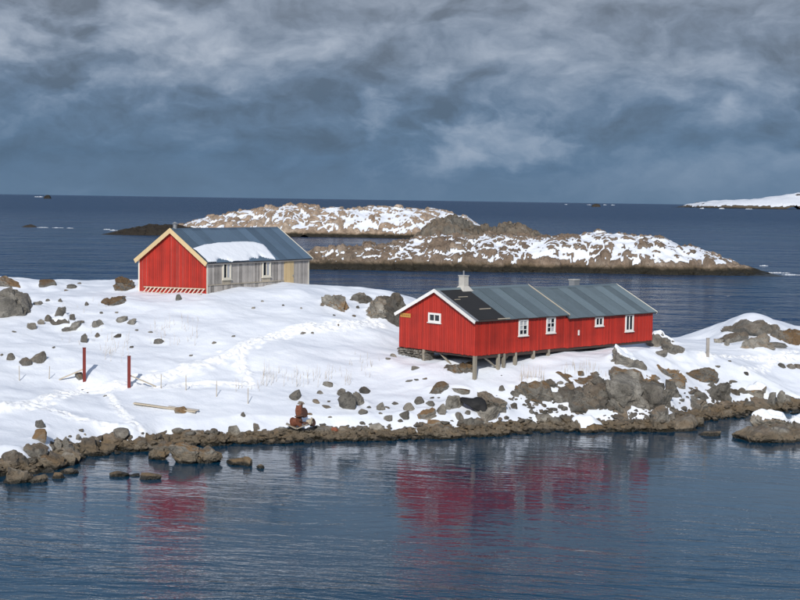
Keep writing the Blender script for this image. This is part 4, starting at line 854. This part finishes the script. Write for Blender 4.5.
# ---- red house on stilts
def stilt_house():
    h = House('red_stilt_house', 475, 355, 93.3, 43); o = h.o
    W = h.solve(lambda v: h.w(0, v, 0), 399); LA = h.solve(lambda u: h.w(u, 0, 0), 565); LB = h.solve(lambda u: h.w(u, 0, 0), 652)
    ze = P(475, 320.5, 93.3)[2] - h.q[2]; rise = 1.80; oh = .22; dz = -.24
    tag(o, 'long red boarded house on wooden stilts with grey metal roof by the water', 'house')
    h.core(0, LA, W, -.02, ze, rise, M['red'])
    h.core(LA + .002, LB, W, -.05, ze + dz, rise, M['red'])
    gt = lambda v: ze + rise * (1 - abs(v - W/2) / (W/2)) - .05
    h.boards('gable', 0, W, -.06, gt, M['red'], bw=.18)
    h.boards('side', 0, LA, -.06, ze - .02, M['red'], bw=.18)
    h.boards('side', LA + .01, LB, -.10, ze + dz - .02, M['red'], bw=.18)
    for (a, b) in ((-.045, 0.)  ,): MB().box((-.05, -.05, -.08), (.06, -.034, ze - .05)).build('corner_board', M['red'], o)
    # roofs
    ra = h.roof_deck(-.25, LA + .12, W, ze, rise, oh, M['dark'])
    fu = 2.75
    for side in (0, 1):
        h.sheets(ra, fu if side == 0 else -.2, LA + .10, side, W, ze, rise, oh, M['roof_grey'])
    mb = MB(); v = [h.slope_pt(u, k, 0, W, ze, rise, oh, l) for l in (.062, .085) for u, k in ((.02, .03), (fu + .1, .03), (fu + .1, .98), (.02, .98))]
    fe = mb.add(v, BF).build('roofing_felt', M['felt'], ra); fe['label'] = 'bare strip of black roofing felt'
    for (u0, k0, u1, k1, w_) in ((-.1, .0, -.1, 1., .30), (1.0, .73, 1.9, .73, .07), (1.5, .34, 2.6, .34, .07), (2.0, .02, 3.2, .02, .09), (.35, .66, .9, .66, .05)):
        p = h.slope_pt(u0, k0, 0, W, ze, rise, oh, .095); q = h.slope_pt(u1, k1, 0, W, ze, rise, oh, .095)
        MB().beam(p, q, w_, .03, up=(0, -rise, W/2)).build('roof_batten', M['metal_grey'] if u0 < 0 else M['pale_wood'], ra)
    rb = h.roof_deck(LA + .122, LB + .22, W, ze + dz, rise, oh, M['dark'])
    for side in (0, 1): h.sheets(rb, LA + .16, LB + .2, side, W, ze + dz, rise, oh, M['roof_grey'])
    for r_, a, b, z in ((ra, -.2, LA + .1, 0), (rb, LA + .16, LB + .2, dz)):
        zr = h.slope_pt(0, 1, 0, W, ze + z, rise, oh, .12)[2]
        MB().add([(u, W/2 + y, zr + zz) for u in (a, b) for y, zz in ((-.22, -.10), (0, .035), (.22, -.10), (0, -.0))], [(0,1,5,4),(1,2,6,5),(2,3,7,6),(3,0,4,7),(0,3,2,1),(4,5,6,7)]).build('ridge_cap', M['roof_grey'], r_)
    for side in (0, 1):
        h.barge(-.26, side, W, ze, rise, oh, M['white'], h=.22)
        bb = h.barge(LA + .13, side, W, ze, rise, oh, M['pale_wood'], h=.20, up=.15, outward=1)
        h.barge(LB + .225, side, W, ze + dz, rise, oh, M['cream'], h=.2, up=.125, outward=1)
    # chimneys
    uc = h.solve(lambda u: h.w(u, W/2, ze + rise), 463.5); zr = ze + rise
    ch = MB().box((uc - .22, W/2 - .26, zr - .5), (uc + .22, W/2 + .26, zr + .92)).build('chimney', M['concrete'], o)
    MB().box((uc - .26, W/2 - .30, zr + .92), (uc + .26, W/2 + .30, zr + .98)).build('chimney_cap', M['concrete'], ch)
    MB().add([(uc + x, W/2 + y, z) for z, k in ((zr - .12, .50), (zr + .22, .27)) for x, y in ((-k, -k), (k, -k), (k, k), (-k, k))], BF).build('flashing', M['concrete'], ch)
    MB().cyl((uc, W/2, zr + .98), (uc, W/2, zr + 1.3), .055, n=10).build('flue_pipe', M['metal_grey'], ch, smooth=False)
    ub = h.solve(lambda u: h.w(u, W/2 + .9, zr), 574)
    c2 = MB().box((ub - .30, W/2 + .6, zr - 1.0), (ub + .30, W/2 + 1.15, zr + .24)).build('chimney', M['metal_grey'], o)
    MB().box((ub - .34, W/2 + .56, zr + .24), (ub + .34, W/2 + 1.19, zr + .29)).build('chimney_cap', M['concrete'], c2)
    # windows: pixel centre and bottom/top from the photograph
    def side_win(px, w, zb, hh, nx, ny, **k):
        u = h.solve(lambda a: h.w(a, 0, zb), px); return h.window('side', u, zb, w, hh, nx, ny, **k)
    side_win(522.5, .95, ze - 1.27, 1.12, 2, 3, panes='ggcgcc', label='white framed window with small panes nearest the front corner')
    side_win(550, .95, ze - 1.24, 1.12, 2, 3, panes='gcggcg', label='white framed window with small panes just left of the roof step')
    side_win(598.5, .92, ze + dz - .78, .66, 2, 1, panes='gg', label='small white framed window high under the eave')
    side_win(628.5, .98, ze + dz - 1.36, 1.30, 2, 1, frame=.13, panes='gg', label='tall white framed window near the far end')
    vg = h.solve(lambda a: h.w(0, a, ze - .3), 435.2); h.window('gable', vg, ze - .42, 1.22, .66, 2, 1, frame=.13, panes='gg', label='small white framed gable window with two panes')
    ux = h.solve(lambda a: h.w(a, 0, .9), 578); vt = MB().box((ux - .06, -.10, .75), (ux + .06, -.036, 1.12)).build('wall_vent', M['white'], o)
    # ochre sign with three worn letter rows
    sv = h.solve(lambda a: h.w(0, a, ze), 406); sg = h.box(MB(), 'gable', sv - .52, sv + .52, .036, .065, ze - .26, ze + .02).build('sign_board', M['sign'], o); sg['label'] = 'small ochre name board under the left eave'
    lt = MB()
    for i in range(7):
        a = sv - .40 + i * .125
        h.box(lt, 'gable', a, a + .05, .066, .070, ze - .18, ze - .06)
    lt.build('lettering', paint('sign_lettering', (.22, .09, .03), .7, .05), sg)
    # sills and joists under the floor
    MB().box((.01, .01, -.062), (LB - .01, W - .01, -.03)).build('floor', M['dark'], o)  # near-black plate: the shade under the house is put into its colour
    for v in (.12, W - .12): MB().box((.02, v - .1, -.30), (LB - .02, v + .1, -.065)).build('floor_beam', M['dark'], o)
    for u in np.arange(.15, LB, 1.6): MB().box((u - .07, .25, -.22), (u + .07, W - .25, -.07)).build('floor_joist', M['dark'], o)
    # stilts (pixel x at their foot): on the front side and under the gable
    def stilt(u, v, lean=0., w=.20, mat='stilt'):
        g = h.w(u, v, 0); gz = float(gh(g[0], g[1])) - h.q[2] - .15
        if gz > -.25: return
        MB().box((u - w/2, v - w/2, gz), (u + w/2, v + w/2, -.07)).build('stilt', M[mat], o)
    stilt(.06, .06, w=.21); stilt(.08, h.solve(lambda v: h.w(.1, v, -.5), 424.5))
    for px in (498, 503.5, 515, 533, 548): stilt(h.solve(lambda a: h.w(a, .1, -.5), px), .1)
    stilt(4.2, 3.2); stilt(2.6, 3.6); stilt(6.5, 2.4); stilt(1.2, 6.4); stilt(4.0, 6.4)
    def brace(p, q, w=.16): MB().beam(p, q, w, .07).build('brace', M['stilt'], o)
    brace((1.0, .25, -.16), (2.55, .25, -1.15)); brace((.3, 3.7, -.16), (.35, 2.5, -.98)); brace((3.6, .3, -.2), (4.4, 1.4, -.9))
    # dry stone footing at the back corner of the gable
    v0 = h.solve(lambda v: h.w(0, v, -.5), 427); st = MB().box((.25, v0, -1.4), (.7, W - .05, -.14)).build('stone_footing', M['rock_dark'], o)
    k = 0; r = random.Random(5)
    for row in range(6):
        v_ = v0 + r.uniform(0, .1)
        while v_ < W - .05:
            ln = r.uniform(.18, .42); hh = r.uniform(.14, .2); z0 = -.16 - row * .175 - hh; g = h.w(.1, v_, z0)
            if g[2] + hh > gh(g[0], g[1]) - .1:
                me, _, _ = VAR['g' if r.random() < .6 else 'n'][k % 10]; b = link('stone', me, st, (.16 + r.uniform(-.03, .05), v_ + ln/2, z0 + hh/2)); b.scale = (.42, ln * 1.08, hh * 1.12); b.rotation_euler = (0, 0, r.uniform(-.2, .2)); k += 1
            v_ += ln
    return h, W, LA, LB, ze
stilt_house()

# ---- grey sided house with red gable
def crest_house():
    h = House('grey_sided_house', 206.5, 295, 107, 57); o = h.o
    W = h.solve(lambda v: h.w(0, v, 0), 139); L_ = h.solve(lambda u: h.w(u, 0, 1), 308.5)
    ze = P(206.5, 262, 107)[2] - h.q[2]; rise = W/2 * math.tan(math.radians(34)); oh = .20
    tag(o, 'low house with red gable, weathered grey board side and blue metal roof', 'house')
    h.core(.0, L_, W, -1.2, ze, rise, M['grey_wood'])
    gt = lambda v: ze + rise * (1 - abs(v - W/2) / (W/2)) - .05
    h.boards('gable', 0.0, W, -.55, gt, M['red'], bw=.2)
    u1 = h.solve(lambda a: h.w(a, 0, 1.2), 226.2); u2 = h.solve(lambda a: h.w(a, 0, 1.2), 265.8); ud0 = h.solve(lambda a: h.w(a, 0, .8), 284.2); ud1 = h.solve(lambda a: h.w(a, 0, .8), 293.2)
    h.boards('side', .06, ud0 - .05, .75, ze - .02, M['grey_wood'], bw=.2); h.boards('side', ud1 + .05, L_, .30, ze - .02, M['grey_wood'], bw=.2)
    h.boards('side', .06, ud0 - .05, -.8, .71, M['grey_wood'], bw=.2)
    h.box(MB(), 'side', .05, ud0 - .06, .036, .075, .70, .76).build('weather_strip', M['pale_wood'], o)
    # door of new tan boards
    d = MB(); h.box(d, 'side', ud0 - .05, ud1 + .05, .0, .03, .0, ze - .06); d = d.build('door', M['tan_wood'], o)
    h.boards('side', ud0, ud1, .05, ze - .10, M['tan_wood'], bw=.16, parent=d, off=.031)
    h.box(MB(), 'side', ud1 - .18, ud1 - .12, .066, .12, 1.05, 1.17).build('door_handle', M['metal_grey'], d)
    h.window('side', u1, ze - 1.42, 1.02, 1.32, 2, 1, frame=.14, mat='cream', panes='gc', label='cream framed window nearest the red gable')
    h.window('side', u2, ze - 1.42, 1.10, 1.38, 2, 1, frame=.14, mat='cream', panes='gc', label='cream framed window beside the tan door')
    for u in (u1, u2): h.box(MB(), 'side', u - .5, u + .5, .036, .06, ze - 1.80, ze - 1.50).build('apron_board', M['pale_wood'], o)
    for u in (0., ): MB().box((-.05, -.05, -.7), (.10, -.036, ze - .03)).build('corner_board', M['cream'], o)
    MB().box((-.052, W - .10, -.7), (-.036, W + .03, ze - .03)).build('corner_board', M['cream'], o)
    MB().box((L_ - .10, -.05, -.6), (L_ + .03, -.036, ze - .03)).build('corner_board', M['cream'], o)
    rf = h.roof_deck(-.25, L_ + .25, W, ze, rise, oh, M['dark'])
    for side in (0, 1): h.sheets(rf, -.2, L_ + .2, side, W, ze, rise, oh, M['roof_blue'], width=1.08, wave=.03)
    zr = h.slope_pt(0, 1, 0, W, ze, rise, oh, .12)[2]
    MB().add([(u, W/2 + y, zr + zz) for u in (-.2, L_ + .2) for y, zz in ((-.22, -.13), (0, .035), (.22, -.13), (0, 0))], [(0,1,5,4),(1,2,6,5),(2,3,7,6),(3,0,4,7),(0,3,2,1),(4,5,6,7)]).build('ridge_cap', M['roof_blue'], rf)
    for side in (0, 1):
        h.barge(-.26, side, W, ze, rise, oh + .03, M['tan_wood'], h=.34, th=.05, up=.13)
        h.barge(L_ + .26, side, W, ze, rise, oh + .02, M['cream'], h=.24, up=.13, outward=1)
    # fascia along the near eave
    p = h.slope_pt(-.2, 0, 0, W, ze, rise, oh, -.03); q = h.slope_pt(L_ + .2, 0, 0, W, ze, rise, oh, -.03)
    MB().beam((p[0], p[1] + .03, p[2]), (q[0], q[1] + .03, q[2]), .03, .13).build('fascia', M['grey_wood'], o)
    # small vent on the ridge at the gable end
    vp = MB().cyl((.35, W/2 + .05, zr - .1), (.35, W/2 + .05, zr + .38), .16, n=14).build('roof_vent', M['metal_grey'], o)
    MB().cyl((.35, W/2 + .05, zr + .38), (.35, W/2 + .05, zr + .52), .25, .05, n=14).build('vent_cowl', M['metal_grey'], vp)
    # snow left lying on the lower roof
    us = np.linspace(-.22, L_ * .70, 110); ks = np.linspace(.0, .64, 44); U, Kk = np.meshgrid(us, ks); fr = U / L_
    upper = np.interp(fr, [-.03, 0, .12, .27, .5, .6, .66, .70], [.40, .43, .51, .56, .575, .55, .48, .0]) + fbm(U * 1.1, Kk * 0 + 3, oct=3, seed=2) * .02
    right = np.interp(Kk, [0, .25, .5, .6], [.635, .655, .675, .67]) + fbm(Kk * 9, U * 0, oct=2, seed=5) * .008
    lower = np.interp(fr, [-.03, .06, .09, .13, .18, .22, .36, .40, .44, .48, .52, .55, .6, .64], [-.02, -.02, .07, .11, .07, -.02, -.02, .06, .09, .05, .14, .10, .04, -.01]) + fbm(U * 2.2, Kk * 0 + 9, oct=3, seed=7) * .02
    e = np.minimum(np.minimum(upper - Kk, Kk - lower) * 3.5, (right - fr) * L_)
    thick = np.clip(e / .35, 0, 1) ** .5 * (.10 + fbm(U * .6, Kk * 3, oct=3, seed=8) * .03)
    v = [h.slope_pt(U[j, i], Kk[j, i], 0, W, ze, rise, oh, .06 + thick[j, i] + (.075 if e[j, i] > 0 else 0)) for j in range(U.shape[0]) for i in range(U.shape[1])]
    nx = U.shape[1]; f = [(j*nx+i, j*nx+i+1, (j+1)*nx+i+1, (j+1)*nx+i) for j in range(U.shape[0]-1) for i in range(nx-1) if max(e[j, i], e[j, i+1], e[j+1, i], e[j+1, i+1]) > 0]
    used = sorted(set(a for q in f for a in q)); rm = {a: i for i, a in enumerate(used)}
    vw = [tuple(h.w(*v[a])) for a in used]
    s = mesh_obj('snow_patch', vw, [tuple(rm[a] for a in q) for q in f], M['snow'], None, True)
    tag(s, 'patch of snow left on the lower blue roof', 'snow')
    # ladder lying on its edge against the gable foot
    v0, v1 = -.02, W * .90; base = h.w(-.35, .1, 0)
    la = empty('ladder', h.w(-.3, (v0 + v1) / 2, -.05), h.th); tag(la, 'wooden ladder lying on its edge along the foot of the red gable', 'ladder')
    ml = (v0 + v1) / 2; lo = (-.28, -.02); hi = (.10, .42)
    rail = lambda xz, nm: MB().beam((xz[0], v0 - ml, xz[1] + .10), (xz[0], v1 - ml, xz[1] - .02), .05, .075).build('rail', M['pale_wood'], la)
    rail(lo, 'a'); rail(hi, 'b')
    n = 15
    for i in range(n):
        v_ = v0 - ml + .25 + (v1 - v0 - .5) * i / (n - 1); dz_ = .10 - .12 * (v_ - v0 + ml) / (v1 - v0)
        MB().beam((lo[0], v_, lo[1] + dz_), (hi[0], v_ - .16, hi[1] + dz_), .06, .06).build('rung', M['cream'], la)
crest_house()

# ------------------------------------------------------------------ posts, stakes, plank
def red_post(px, py, hpx, label, bx, by, attach, w=.19):
    g = PG(px, py); hm = hpx * g[1] / F; o = empty('red_post', g, .3); tag(o, label, 'post', 'red posts on the snow slope')
    MB().box((-w/2, -w/2, -.4), (w/2, w/2, hm)).build('post', M['red_dark'], o)
    MB().box((-w/2 - .015, -w/2 - .015, hm), (w/2 + .015, w/2 + .015, hm + .03)).build('post_cap', M['red_dark'], o)
    f = PG(bx, by); q = Vector(f - g); q.rotate(Matrix.Rotation(-.3, 3, 'Z'))
    MB().beam((0.02, .11, attach), (q.x, q.y, q.z + .02), .11, .07).build('brace', M['pale_wood'], o)
red_post(84.3, 381, 33, 'left of two dark red posts on the snow, plank brace to its left', 59, 380, .75)
red_post(129, 388, 32, 'right of two dark red posts on the snow, plank brace to its right', 156, 388, .80)
for px, py, hp, wh in [(19.5, 381, 15, 'farthest left thin stake, left of the red posts'), (49, 379, 13, 'thin stake between the far left stake and the left red post'), (161, 388.5, 14, 'first thin stake right of the red posts'), (186, 390.5, 15, 'second thin stake right of the red posts'), (216.5, 397, 16, 'third thin stake right of the red posts'), (248, 404, 16, 'rightmost thin stake, fourth right of the red posts')]:
    g = PG(px, py); o = MB().cyl((0, 0, -.3), (rnd.uniform(-.04, .04), 0, hp * g[1] / F), .028, .022, n=8).build('stake', M['pale_wood'], None, g); tag(o, wh + ', standing in the snow', 'stake', 'thin stakes in a line across the snow')
g = PG(707.5, 355.5); o = MB().box((-.11, -.09, -.4), (.11, .09, 17 * g[1] / F)).box((-.13, -.11, 17 * g[1] / F), (.13, .11, 17 * g[1] / F + .03)).build('grey_post', M['grey_wood'], None, g); tag(o, 'short grey post on the flat snow left of the mound', 'post')
a, b = PG(134, 405), PG(196, 414); a[2] += .10; b[2] += .12
c = (a + b) / 2; po = empty('driftwood_plank', c); tag(po, 'long weathered plank lying on the snow below the red posts', 'plank')
MB().beam(a - c, b - c, .34, .07).build('plank', M['pale_wood'], po)
MB().beam(a * .45 + b * .55 - c + np.array([0, .25, .05]), b - c + np.array([.15, .2, .06]), .22, .06).build('plank', M['grey_wood'], po)

# ------------------------------------------------------------------ rusty machine on the ledge
def rusty_machine():
    g = PG(299, 434); g[2] = max(g[2], .75); k = g[1] / F; o = empty('rusty_engine', g); tag(o, 'rusty old engine block and drum dumped on the shore ledge', 'machine')
    X_ = lambda px: (px - 299) * k
    Z_ = lambda py: (434 - py) * k
    ax = Vector((.82, -.50, .28)).normalized()
    def wheel(px, py, y, r_, half, name, mat, par, n=18):
        c = Vector((X_(px), y, Z_(py))); return MB().cyl(c - ax * half, c + ax * half, r_, n=n).build(name, M[mat], par)
    sl = MB().beam((X_(286), -.1, Z_(429.5)), (X_(297), -.1, Z_(434.5)), .5, .05).beam((X_(296.5), -.1, Z_(434.6)), (X_(308), -.1, Z_(429.5)), .5, .05); sl.build('skid', M['stilt'], o)
    dr = wheel(296, 428, 0, .25, .20, 'drum', 'rust', o)
    for e in (-.22, .22):
        c = Vector((X_(296), 0, Z_(428))) + ax * e; MB().cyl(c - ax * .025, c + ax * .025, .33, n=18).build('drum_flange', M['rust'], dr)
    c = Vector((X_(296), 0, Z_(428))); MB().cyl(c - ax * .4, c + ax * .4, .06, n=10).build('drum_axle', M['rust_dark'], dr)
    MB().beam((X_(297), .1, Z_(429)), (X_(300), .1, Z_(421)), .34, .30).build('mounting_bracket', M['rust_dark'], o)
    v, f = rock_shape(77, 3, planes=22, rough=.03); v = v * np.array([8.2 * k, .55, 12 * k]) * 1.04 + np.array([X_(299.2), .05, Z_(418)])
    bl = mesh_obj('engine_block', v, f, M['rust'], o)
    for px, py in ((297, 412.6), (299.6, 412.2)): MB().cyl((X_(px), 0, Z_(py + 2)), (X_(px), 0, Z_(py - 1.4)), .09, .075, n=10).build('cylinder_head', M['rust'], bl)
    wheel(303.6, 418.6, .05, .31, .07, 'flywheel', 'rust_dark', o)
    MB().cyl((X_(301.4), 0, Z_(415)), (X_(301.7), 0, Z_(409)), .06, .05, n=8).build('exhaust_stub', M['rust_dark'], o)
    MB().beam((X_(295), -.28, Z_(422)), (X_(303), -.30, Z_(420.5)), .05, .09).build('pipe_run', M['rust_dark'], o)
    g1 = wheel(312, 428.5, .1, .24, .10, 'gear_wheel', 'rust_dark', o, 14); g2 = wheel(309.5, 427.5, -.05, .16, .14, 'gear_wheel', 'pale_wood', o, 10)
    MB().beam((X_(310), -.2, Z_(430)), (X_(312), -.1, Z_(423)), .09, .08).build('lever', M['pale_wood'], o)
    MB().beam((X_(303), -.1, Z_(429)), (X_(312), -.1, Z_(428)), .14, .12).build('shaft_arm', M['rust_dark'], o)
    s2 = PG(334, 432); v, f = rock_shape(91, 3, planes=20, rough=.05); q = mesh_obj('rusty_scrap', v * np.array([.5, .35, .34]) + np.array([0, .1, .1]), f, M['rust'], None, False, s2); tag(q, 'small lump of rusty scrap on the ledge right of the engine', 'scrap')
rusty_machine()
# black tarpaulin over something between the boulders
def tarp():
    g = PG(474, 411.5); k = g[1] / F; nx, ny = 30, 16; v = []; f = []
    for j in range(ny):
        for i in range(nx):
            t = i / (nx - 1); q = j / (ny - 1); x = (459.5 + 28 * t - 474) * k
            top = np.interp(t, [0, .1, .5, .62, .8, .95, 1], [13, 13.4, 12.8, 13.6, 13, 10, 3]) * k; bot = np.interp(t, [0, .2, .45, .6, .8, 1], [11.4, 7.5, 3.5, .8, -.6, -.5]) * k
            ang = q * math.pi * .62; z = bot + (top - bot) * math.sin(min(ang, math.pi/2)) if ang < math.pi/2 else top - (1 - math.sin(ang)) * .5
            y = -.55 * math.cos(ang) * (1 if ang < math.pi/2 else 1.8) + .25
            n = fbm(np.array([x * 2.3]), np.array([y * 2.3 + z]), oct=3, seed=4)[0] * .10
            v.append((x, y + n, z + n * .5))
    for j in range(ny - 1):
        for i in range(nx - 1): f.append((j*nx+i, j*nx+i+1, (j+1)*nx+i+1, (j+1)*nx+i))
    o = mesh_obj('tarpaulin', v, f, M['black'], None, True, g); tag(o, 'black plastic tarpaulin draped over something between the boulders', 'tarpaulin')
    sm = o.modifiers.new('thick', 'SOLIDIFY'); sm.thickness = .02
    g2 = PG(489, 412.5); c = MB().cyl((-.05, 0, -.05), (-.02, 0, .22), .11, n=14).cyl((-.02, 0, .22), (0, 0, .31), .10, .04, n=14).build('plastic_can', M['white'], None, g2, smooth=False); tag(c, 'small white plastic can at the right end of the black tarpaulin', 'can')
tarp()

# ------------------------------------------------------------------ dry grass stems in the snow
def grass(areas, label, seed):
    r = random.Random(seed); mb = MB()
    for x0, x1, y0, y1, n, hh in areas:
        for _ in range(n):
            g = PG(r.uniform(x0, x1), r.uniform(y0, y1)); h = r.uniform(.35, 1.) * hh; lx, ly = r.gauss(0, .08), r.gauss(0, .08); a = r.uniform(0, 6.28); w = r.uniform(.006, .011)
            p0 = g + np.array([0, 0, -.1]); p1 = g + np.array([lx * .4, ly * .4, h * .6]); p2 = g + np.array([lx, ly, h])
            for pa, pb, wa, wb in ((p0, p1, w, w * .8), (p1, p2, w * .8, w * .3)): mb.cyl(pa, pb, wa, wb, n=3)
    o = mb.build('dry_grass', M['grass']); tag(o, label, 'grass', kind='stuff')
grass([(262, 330, 372, 388, 60, 1.0), (235, 262, 378, 392, 12, .8), (330, 380, 352, 382, 22, .7), (345, 352, 380, 386, 8, 1.)], 'thin dry grass stems on the snow left of the red house', 1)
grass([(100, 130, 340, 362, 30, .9), (150, 200, 318, 346, 40, .8), (60, 110, 300, 345, 18, .5)], 'thin dry grass stems on the slope below the grey sided house', 2)
grass([(520, 545, 376, 384, 34, 1.1), (560, 600, 364, 376, 40, .7), (600, 640, 372, 382, 16, .5)], 'dry grass stems on the snow bank under the red house', 3)

# ------------------------------------------------------------------ render
scene.render.engine = 'CYCLES'
scene.cycles.max_bounces = 6
